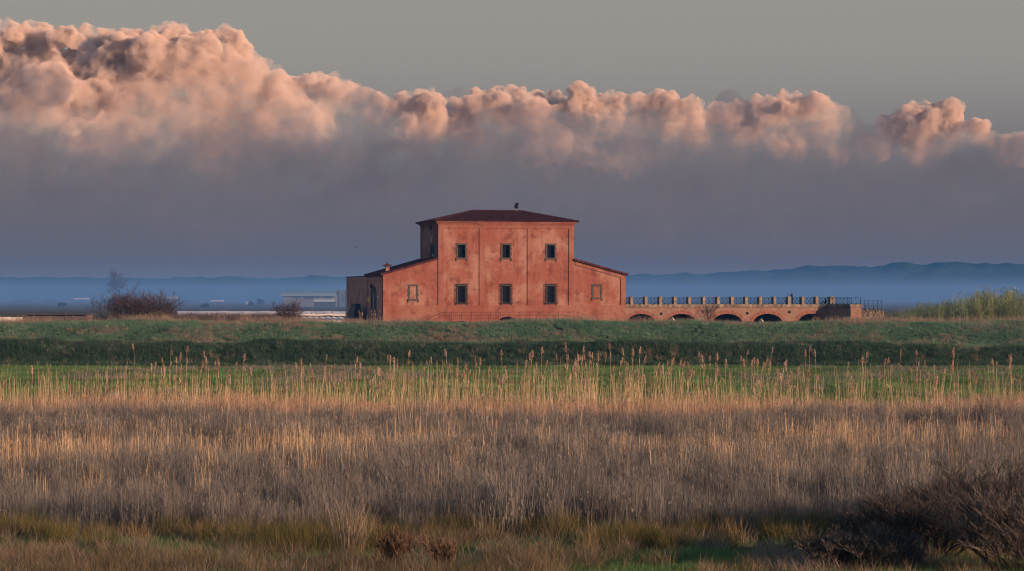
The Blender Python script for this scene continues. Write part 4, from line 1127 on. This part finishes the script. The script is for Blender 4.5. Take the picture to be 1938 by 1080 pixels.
# pale strip of covered field beyond the scrub
def strip(x0, x1, y0, y1, name, lb, mat):
    def fY(y):
        Y = 600.0
        for _ in range(40): Y = .5 * Y + .5 * (EYE - .35 - float(terrain(px((x0 + x1) / 2, Y), Y))) * F / (y - HOR)
        return Y
    Ya, Yb = fY(y1), fY(y0); n = 30; V, Fc = [], []
    for i in range(n + 1):
        f = i / n; x = x0 + (x1 - x0) * f
        for Y in (Ya, Yb):
            zz_ = float(terrain(px(x, Y), Y)); V.append((px(x, Y), Y, zz_ + .35 + .05 * math.sin(i * 1.7)))
    V2 = [(a, b, c_ - .3) for a, b, c_ in V]; m_ = len(V)
    for i in range(n): Fc.append((2 * i, 2 * i + 2, 2 * i + 3, 2 * i + 1)); Fc.append((2 * i, m_ + 2 * i, m_ + 2 * i + 2, 2 * i + 2))
    return tag(MB().add(V + V2, Fc).build(name, mat), lb, 'field cover')
m_fleece = plain('white_fleece', (.80, .79, .78), .6, .06, .5)
strip(335, 654, 588.8, 594.8, 'field_cover', 'long bright white strip across the field beyond the brown scrub', m_fleece)
strip(560, 652, 599.0, 606.5, 'field_cover', 'short bright white strip nearest the yard wall', m_fleece)

# far hedges and lone trees
m_hedge = leafy('far_leaves', [(0, (.018, .032, .018)), (1, (.05, .07, .035))], .2, .2)
r = random.Random(12)
for k, (x, y, wpx, hpx) in enumerate([(118, 579, 16, 5), (95, 571, 40, 3), (494, 575, 14, 8), (388, 580, 14, 5), (474, 577, 10, 6), (600, 578, 30, 6), (632, 577, 24, 8), (40, 571, 46, 3.2), (215, 571, 60, 3), (300, 570, 60, 3.5), (350, 571, 50, 3)]):
    Y = 4.9 * F / (y - HOR) if y > 566 else 3300
    Y = min(Y, 2700)
    leaf_bush('far_bush', x, Y, wpx, hpx * 1.5, {0: 'rounded dark bush on the plain below the long white roofed shed', 2: 'dark bush standing right beside the white dome shelter', 3: 'small dark bush on the plain below the low white shed roofs',
        4: 'small dark bush directly in front of the white dome shelter', 5: 'dark bush in front of the tunnel greenhouse', 6: 'dark bush between the tunnel greenhouse and the pale tower'}.get(k, 'low dark hedge line at the foot of the far hill'), 80 + k, (m_bark, m_hedge), n=700, leaf=.9)['group'] = 'bushes of the far plain'
tr = empty('bare_tree', (px(230, 1500), 1500, 0)); tag(tr, 'tall leafless round crowned tree rising above the far hill line', 'tree')
a, b = branchy(9, 20.0, 9.0, 1, levels=5, r0=.38, minr=.06, dens=4, up=.6, spread=.0, taper=.6)
sc13 = 13.0
for m_ in (a, b): m_.v = [(x_ * 1.3, y_, z_ * 1.28) for x_, y_, z_ in m_.v]
a.build('trunk', m_bark, tr); b.build('crown', m_bark, tr)
# thin masts on the hill side
for k, (x, y0, y1) in enumerate([(1366.5, 526, 534.5), (1454.3, 524, 532), (1549, 518, 533), (1721.5, 522, 527)]):
    Y = 3395; X = px(x, Y); zt_ = pz(y0, Y) - pz(y1 + 3, Y)
    e = empty('mast', (X, Y, pz(y1 + 3, Y))); tag(e, 'thin pale mast before the hazy wooded hill', 'mast', 'masts before the wooded hills')
    MB().tube([(0, 0, -1), (0, 0, zt_)], [.30, .2], 6).build('pole', m_fwall, e)
    MB().box(-1.1, 1.1, -.1, .1, zt_ - 1.2, zt_ - 1.0).build('crossarm', m_fwall, e)

# ------------------------------------------------------------------ the air: even haze over everything, ground mist on the far plain
def air(name, x0, x1, y0, y1, z0, z1, dens, c, label, an=0.0):
    t = NT(name + '_air'); pv = t.n('ShaderNodeVolumePrincipled'); pv.inputs['Density'].default_value = dens; pv.inputs['Color'].default_value = c + (1,)
    pv.inputs['Anisotropy'].default_value = an
    t.l(pv.outputs[0], t.out.inputs['Volume'])
    o = MB().box(x0, x1, y0, y1, z0, z1).build(name, t.m)
    return tag(o, label, 'haze', kind='stuff')
air('haze', -7000, 7000, -200, 4750, -4.0, 62.0, 0.00013, (.09, .38, 1.0), 'thin blue evening haze lying over the whole plain')
air('ground_mist', -3000, 3000, 800, 2880, -3.0, 15.0, 0.00075, (.20, .46, 1.0), 'low pale mist at the foot of the far hills')
# ------------------------------------------------------------------ people and birds
m_cloth = plain('dark_clothes', (.018, .020, .028), .9, .3, 8.0); m_skin = plain('skin', (.40, .24, .18), .7, .08); m_hair = plain('dark_hair', (.02, .016, .014), .8, .2)
def person(loc, rz, joints, edges, label, head, sc_=1.0):
    """joints: name -> (x, y, z, radius); one continuous skinned body"""
    e = empty('person', loc, rz); tag(e, label, 'person')
    names = list(joints); me = bpy.data.meshes.new('body')
    me.from_pydata([joints[n][:3] for n in names], [(names.index(a), names.index(b)) for a, b in edges], [])
    tmp = bpy.data.objects.new('tmp_body', me); col.objects.link(tmp)
    sk = tmp.modifiers.new('s', 'SKIN'); sk.use_smooth_shade = True
    for i, n in enumerate(names):
        d = me.skin_vertices[0].data[i]; rr_ = joints[n][3]; d.radius = rr_ if isinstance(rr_, tuple) else (rr_, rr_); d.use_root = (n == 'pelvis')
    ss = tmp.modifiers.new('u', 'SUBSURF'); ss.levels = 1; ss.render_levels = 1
    dg = bpy.context.evaluated_depsgraph_get(); m2 = bpy.data.meshes.new_from_object(tmp.evaluated_get(dg)); m2.name = 'body'
    bpy.data.objects.remove(tmp)
    m2.materials.clear(); m2.materials.append(m_cloth); m2.materials.append(m_skin)
    hd = [Vector(joints[n][:3]) for n in names if n.startswith(('head', 'hand', 'f_', 'nose', 'chin'))]
    cl = [Vector(joints[n][:3]) for n in names if not n.startswith(('head', 'hand', 'f_', 'nose', 'chin'))]
    for pl_ in m2.polygons:
        c_ = pl_.center
        if min((c_ - h).length for h in hd) < min((c_ - h).length for h in cl) * .8: pl_.material_index = 1
    link('body', m2, e)
    bm = bmesh.new(); bmesh.ops.create_uvsphere(bm, u_segments=14, v_segments=9, radius=1)
    H = Vector(joints['head_top'][:3])
    for v in bm.verts: v.co = Vector((v.co.x * .105 + .02, v.co.y * .095, max(-.35, v.co.z) * .095)) + H + Vector((0, 0, .0))
    mh = bpy.data.meshes.new('hair'); bm.to_mesh(mh); bm.free(); mh.shade_smooth(); mh.materials.append(m_hair); link('hair', mh, e)
    return e
def fingers(J, E, hand, base, d, side):
    """five fingers rooted in the palm, d = reach direction"""
    b = Vector(base); d = Vector(d).normalized(); s = Vector(side).normalized(); dn = Vector((0, 0, -1))
    for k, L in enumerate((.05, .075, .082, .076, .06)):
        nm = 'f_%s%d' % (hand, k)
        o_ = b + s * (-.035 + .0175 * k) + (d * .03 if k else -s * .02)
        J[nm + 'a'] = tuple(o_ + d * L * .6) + (.009,); J[nm + 'b'] = tuple(o_ + d * L * .8 + dn * L * .35) + (.008,)
        E += [(hand, nm + 'a'), (nm + 'a', nm + 'b')]
# standing person, facing local -x, camera held up
J = {'pelvis': (0, 0, .93, (.15, .12)), 'belly': (-.02, 0, 1.10, (.15, .115)), 'chest': (-.05, 0, 1.32, (.17, .13)), 'neck': (-.08, 0, 1.48, .06), 'head_low': (-.11, 0, 1.57, (.085, .09)), 'head_top': (-.10, 0, 1.66, (.09, .10)), 'nose': (-.21, 0, 1.585, .022),
     'shL': (-.06, .20, 1.42, .072), 'elL': (-.26, .22, 1.22, .05), 'handL': (-.44, .05, 1.44, .038), 'shR': (-.06, -.20, 1.42, .072), 'elR': (-.26, -.22, 1.22, .05), 'handR': (-.44, -.05, 1.44, .038),
     'hipL': (0, .10, .88, .10), 'knL': (-.03, .11, .50, .07), 'anL': (.02, .11, .09, .048), 'toL': (-.16, .12, .04, .04), 'hipR': (0, -.10, .88, .10), 'knR': (-.02, -.11, .50, .07), 'anR': (.03, -.11, .09, .048), 'toR': (-.15, -.12, .04, .04)}
E = [('pelvis', 'belly'), ('belly', 'chest'), ('chest', 'neck'), ('neck', 'head_low'), ('head_low', 'head_top'), ('head_low', 'nose'), ('chest', 'shL'), ('shL', 'elL'), ('elL', 'handL'), ('chest', 'shR'), ('shR', 'elR'), ('elR', 'handR'),
     ('pelvis', 'hipL'), ('hipL', 'knL'), ('knL', 'anL'), ('anL', 'toL'), ('pelvis', 'hipR'), ('hipR', 'knR'), ('knR', 'anR'), ('anR', 'toR')]
fingers(J, E, 'handL', J['handL'][:3], (-1, -.4, .1), (0, 0, 1)); fingers(J, E, 'handR', J['handR'][:3], (-1, .4, .1), (0, 0, 1))
H_ = Matrix.Rotation(TH, 4, 'Z')
def on_bridge(x, v):
    u = hu(x, v); return HO + H_ @ Vector((u, v, zc1 + .006))
lp_ = on_bridge(1499.5, BV + 2.2)
person(lp_, TH - .25, J, E, 'person in dark clothes standing on the bridge with a camera raised', None)
cam_e = empty('photo_camera', lp_, TH - .25); tag(cam_e, 'small black camera held up by the person on the bridge', 'camera')
MB().box(-.56, -.49, -.075, .075, 1.40, 1.50).build('camera_body', m_dark, cam_e)
MB().tube([(-.56, 0, 1.45), (-.72, 0, 1.45)], [.045, .05], 10).build('lens', m_iron, cam_e)
# seated person, legs stretched out to local -x
J2 = {'pelvis': (0, 0, .13, (.16, .13)), 'belly': (.02, 0, .30, (.14, .12)), 'chest': (.0, 0, .52, (.16, .13)), 'neck': (-.03, 0, .68, .06), 'head_low': (-.05, 0, .77, (.085, .09)), 'head_top': (-.04, 0, .86, (.09, .10)), 'nose': (-.16, 0, .785, .022),
      'shL': (0, .19, .61, .07), 'elL': (-.12, .27, .38, .05), 'handL': (-.34, .18, .40, .036), 'shR': (0, -.19, .61, .07), 'elR': (-.12, -.27, .38, .05), 'handR': (-.34, -.18, .40, .036),
      'hipL': (-.06, .10, .13, .10), 'knL': (-.42, .13, .40, .07), 'anL': (-.72, .13, .09, .045), 'toL': (-.88, .14, .06, .036), 'hipR': (-.06, -.10, .13, .10), 'knR': (-.46, -.13, .32, .07), 'anR': (-.82, -.13, .08, .045), 'toR': (-.95, -.15, .12, .036)}
E2 = [e_ for e_ in E if not e_[0].startswith('f_') and not e_[1].startswith('f_')]
fingers(J2, E2, 'handL', J2['handL'][:3], (-1, 0, -.2), (0, 1, 0)); fingers(J2, E2, 'handR', J2['handR'][:3], (-1, 0, -.2), (0, 1, 0))
person(on_bridge(1563, BV + 1.6), TH, J2, E2, 'person in dark clothes seated on the bridge deck against the last pillar', None)

def bird(x, y, Y, span, bank, label):
    e = empty('bird', (px(x, Y), Y, pz(y, Y))); tag(e, label, 'bird')
    e.rotation_euler = (0, bank, .3)
    L = span * .38
    bm_ = MB(); bm_.tube([(-L * .5, 0, 0), (-L * .3, 0, .0), (0, 0, .01), (L * .3, 0, 0), (L * .42, 0, .01), (L * .55, 0, 0)], [.01, span * .035, span * .06, span * .045, span * .03, .005], 8)
    bm_.build('body', m_dark, e, True)
    for s in (-1, 1):
        w = MB(); c_ = span * .14
        w.add([(c_ * .5, s * .03, .01), (-c_ * .6, s * .03, .01), (c_ * .45, s * span * .25, span * .07), (-c_ * .5, s * span * .25, span * .07), (-c_ * .1, s * span * .5, span * .03),
               (c_ * .5, s * .03, .025), (-c_ * .6, s * .03, .02), (c_ * .45, s * span * .25, span * .07 + .012), (-c_ * .5, s * span * .25, span * .07 + .01)],
              [(0, 1, 3, 2), (2, 3, 4), (5, 7, 8, 6), (7, 4, 8), (0, 2, 7, 5), (1, 6, 8, 3), (2, 4, 7), (3, 8, 4)]).build('wing', m_dark, e)
    MB().add([(-L * .45, 0, 0), (-L * .8, .06, 0), (-L * .8, -.06, 0), (-L * .45, 0, .015)], [(0, 1, 2), (3, 2, 1), (0, 2, 3), (0, 3, 1)]).build('tail', m_dark, e)
bird(674.5, 467.5, 300, .62, .35, 'dark bird gliding in the grey sky beside the house')
bird(1668, 234, 400, .40, -.2, 'tiny dark bird in the gap between two pink clouds')
# ------------------------------------------------------------------ clouds: closed cumulus bodies filled with cloud
YC = 18000.0
MP = YC / F            # metres per photo pixel at the clouds
def vapour(y_solid, y_gone, dens, colr=(.92, .80, .73), g=-.32, power=4.6, wisp=130.0, rate=.14):
    """cloud droplets: thinning towards the base, eroded into wisps by fine noise"""
    t = NT('cloud_vapour')
    cp = t.pos(); sp = t.n('ShaderNodeSeparateXYZ'); t.l(cp, sp.inputs[0])
    nz = t.noise(cp, 1 / 620.0, 4, .6)
    mr = t.n('ShaderNodeMapRange'); mr.clamp = True
    t.l(t.math('ADD', sp.outputs['Z'], t.math('MULTIPLY', t.math('SUBTRACT', nz, .5), 1300.0)), mr.inputs['Value'])
    mr.inputs['From Min'].default_value = pz(y_gone, YC); mr.inputs['From Max'].default_value = pz(y_solid, YC)
    d = t.math('MULTIPLY', t.math('POWER', mr.outputs[0], power), dens)
    if wisp:
        w = t.noise(cp, 1 / wisp, 4, .62)
        m2 = t.n('ShaderNodeMapRange'); m2.clamp = True; t.l(w, m2.inputs['Value'])
        m2.inputs['From Min'].default_value = .40; m2.inputs['From Max'].default_value = .60; m2.inputs['To Min'].default_value = .03
        d = t.math('MULTIPLY', d, m2.outputs[0])
    pv = t.n('ShaderNodeVolumePrincipled')
    pv.inputs['Color'].default_value = colr + (1,)
    pv.inputs['Anisotropy'].default_value = g
    t.l(d, pv.inputs['Density'])
    t.l(pv.outputs[0], t.out.inputs['Volume'])
    t.m.cycles.volume_step_rate = rate
    return t.m

def ico(sub):
    bm = bmesh.new(); bmesh.ops.create_icosphere(bm, subdivisions=sub, radius=1.0)
    v = np.array([x.co[:] for x in bm.verts]); f = np.array([[q.index for q in x.verts] for x in bm.faces]); bm.free()
    return v, f
ICO = {k: ico(k) for k in (1, 2, 3)}
def cloud(name, blobs, label, seed, mat, voxel=15.0, disp=1.0):
    r = random.Random(seed)
    V, Fc, off = [], [], 0
    def put(c, rad, k):
        nonlocal off
        v, f = ICO[k]
        V.append(v * np.array([rad * 1.08, rad, rad * .94]) + c); Fc.append(f + off); off += len(v)
    def rdir():
        while True:
            d = np.array([r.uniform(-1, 1), r.uniform(-1.2, .5), r.uniform(-.55, 1)])
            n = np.linalg.norm(d)
            if .2 < n <= 1.2: return d / n
    for (x, y, rad, dy) in blobs:
        c = np.array([px(x, YC), YC + dy * MP, pz(y, YC)]); ra = rad * MP
        put(c, ra, 3)
        for i in range(int(8 + rad / 5)):
            d = rdir(); r2 = ra * min(.62, r.lognormvariate(math.log(.27), .45)); c2 = c + d * (ra - r2 * .25) * r.uniform(.86, 1.0)
            put(c2, r2, 2)
            for j in range(6):
                d2 = rdir(); d2 = d2 * .8 + d * .5; d2 /= np.linalg.norm(d2)
                r3 = r2 * r.uniform(.28, .5); put(c2 + d2 * r2 * r.uniform(.75, .98), r3, 1)
    me = bpy.data.meshes.new(name)
    V = np.concatenate(V); Fc = np.concatenate(Fc)
    me.from_pydata(V.tolist(), [], Fc.tolist())
    tmp = bpy.data.objects.new('tmp_cloud', me); col.objects.link(tmp)
    m = tmp.modifiers.new('r', 'REMESH'); m.mode = 'VOXEL'; m.voxel_size = voxel
    s = tmp.modifiers.new('s', 'SMOOTH'); s.iterations = 2; s.factor = .5
    tx = bpy.data.textures.new('cloud_billow', 'CLOUDS'); tx.noise_scale = 210.0; tx.noise_depth = 5
    d = tmp.modifiers.new('d', 'DISPLACE'); d.texture = tx; d.texture_coords = 'GLOBAL'; d.strength = 145.0 * disp; d.mid_level = .5
    tx2 = bpy.data.textures.new('cloud_fray', 'CLOUDS'); tx2.noise_scale = 60.0; tx2.noise_depth = 3
    d2 = tmp.modifiers.new('d2', 'DISPLACE'); d2.texture = tx2; d2.texture_coords = 'GLOBAL'; d2.strength = 46.0 * disp; d2.mid_level = .5
    m3 = tmp.modifiers.new('r2', 'REMESH'); m3.mode = 'VOXEL'; m3.voxel_size = voxel
    s3 = tmp.modifiers.new('s2', 'SMOOTH'); s3.iterations = 2; s3.factor = .4
    d4 = tmp.modifiers.new('d4', 'DISPLACE'); d4.texture = tx2; d4.texture_coords = 'GLOBAL'; d4.strength = 42.0 * disp; d4.mid_level = .5
    dg = bpy.context.evaluated_depsgraph_get()
    me2 = bpy.data.meshes.new_from_object(tmp.evaluated_get(dg)); me2.name = name
    bpy.data.objects.remove(tmp); bpy.data.meshes.remove(me)
    me2.materials.clear(); me2.materials.append(mat); me2.shade_smooth()
    o = link(name, me2)
    return tag(o, label, 'cloud', 'evening clouds above the hills')

PROF = [(-160, 60), (-80, 62), (0, 40), (60, 45), (110, 56), (200, 52), (216, 72), (250, 60), (290, 55), (330, 70), (380, 76), (420, 66), (450, 58), (485, 74), (500, 110), (520, 136), (560, 150), (600, 145), (650, 160), (700, 170), (720, 182),
        (770, 178), (830, 181), (880, 187), (930, 172), (975, 165), (1000, 174), (1050, 166), (1090, 163), (1130, 175), (1160, 187), (1200, 180), (1240, 179), (1290, 181), (1315, 192), (1332, 214), (1360, 198), (1410, 191), (1440, 181), (1480, 173),
        (1530, 178), (1570, 195), (1600, 203), (1618, 216), (1630, 252), (1672, 250), (1682, 232), (1700, 207), (1735, 198), (1770, 207), (1790, 199), (1830, 216), (1858, 240), (1870, 258), (1895, 262), (1940, 252), (2000, 240), (2080, 250)]
def heap(x0, x1, base, seed, big):
    """puffs under the crest profile between two columns: crest puffs, then fuller ones lower and nearer"""
    r = random.Random(seed); B = []
    top = lambda x: float(np.interp(x, [p_[0] for p_ in PROF], [p_[1] for p_ in PROF]))
    x = x0
    while x < x1:
        rad = min(big * .6, max(7, r.lognormvariate(math.log(big * .30), .5)))
        B.append((x, top(x) + rad * .82, rad, r.uniform(-30, 60))); x += rad * r.uniform(.7, 1.5)
    return B
# cloud shade painted as a thin dark grey bank before the lit tops
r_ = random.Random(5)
shade_blobs = []
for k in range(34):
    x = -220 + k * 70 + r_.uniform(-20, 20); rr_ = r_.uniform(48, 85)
    shade_blobs.append((x, r_.uniform(255, 300) + (42 if 120 < x < 700 else 8) + rr_ * .6, rr_, -330 + r_.uniform(-40, 40)))
    shade_blobs.append((x + 30, 400 + r_.uniform(-10, 20), 95, -330 + r_.uniform(-30, 30)))
shade_blobs += [(95, 165, 38, -330), (40, 190, 50, -330), (150, 190, 44, -330), (530, 258, 44, -330), (580, 275, 40, -330), (1190, 235, 34, -330), (1350, 235, 34, -330), (720, 232, 34, -330), (690, 222, 26, -330), (870, 218, 30, -330), (960, 255, 34, -330), (1185, 215, 26, -330), (1240, 238, 28, -330), (1345, 218, 26, -330), (1420, 228, 24, -330), (1655, 255, 34, -330), (1560, 265, 30, -330), (1080, 262, 34, -330), (215, 130, 26, -330), (20, 130, 30, -330), (260, 290, 50, -330), (420, 300, 50, -330)]  # extra dark puffs paint shaded breaks over the lit cumulus
cloud('painted_shade_cloud', shade_blobs, 'mauve grey cloud bank before the lit cumulus, shade put into its colour', 12, vapour(130, 470, .0056, (.31, .34, .42), 0.0, 1.2, 260.0, .12), voxel=30.0)
cloud('cloud', heap(-150, 715, 385, 31, 60) +
      [(-70, 140, 70, 60), (50, 150, 80, 80), (150, 150, 70, 60), (60, 240, 110, 0), (-80, 270, 130, 0), (250, 150, 80, 20), (310, 135, 75, 0), (380, 160, 80, -10), (440, 130, 50, 0), (330, 230, 110, -20),
       (210, 270, 110, -10), (450, 220, 85, -10), (540, 215, 62, 20), (610, 215, 58, 30), (670, 225, 48, 20), (560, 280, 72, -60), (520, 240, 34, -100), (300, 320, 100, -40), (100, 340, 110, -30), (450, 310, 90, -20), (660, 290, 66, 0), (700, 250, 50, 10)],
      'towering peach lit cumulus cloud with the tallest crown', 3, vapour(80, 405, .05))
cloud('cloud', heap(715, 1420, 330, 32, 40) +
      [(740, 240, 50, 20), (800, 235, 48, -20), (870, 240, 46, 30), (940, 230, 50, 0), (1010, 225, 46, -20), (1090, 215, 42, 0), (1140, 235, 48, 10), (1210, 232, 44, 20), (1280, 225, 40, 0), (1340, 250, 44, 30), (1390, 240, 42, 20),
       (780, 290, 60, 0), (900, 290, 60, 0), (1040, 285, 66, -20), (1170, 285, 60, -10), (1290, 280, 56, -20), (1390, 290, 50, 0)],
      'long low line of small pink topped cumulus behind the house roof', 5, vapour(172, 355, .05))
cloud('cloud', heap(1405, 1618, 320, 33, 40) + [(1450, 235, 46, 10), (1500, 225, 46, 0), (1550, 235, 46, -20), (1590, 245, 32, -30), (1480, 285, 54, 0), (1560, 285, 46, -20)],
      'rounded pink cumulus cloud above the wooded hill crest', 8, vapour(172, 355, .05))
cloud('cloud', heap(1625, 2050, 320, 34, 38) + [(1720, 250, 40, 10), (1780, 240, 42, 0), (1825, 258, 32, -20), (1760, 285, 42, 0), (1650, 285, 34, 10), (1890, 290, 40, 0), (1960, 285, 44, 0)],
      'small pink cumulus cloud with two soft domes at the end of the line', 9, vapour(200, 365, .05))
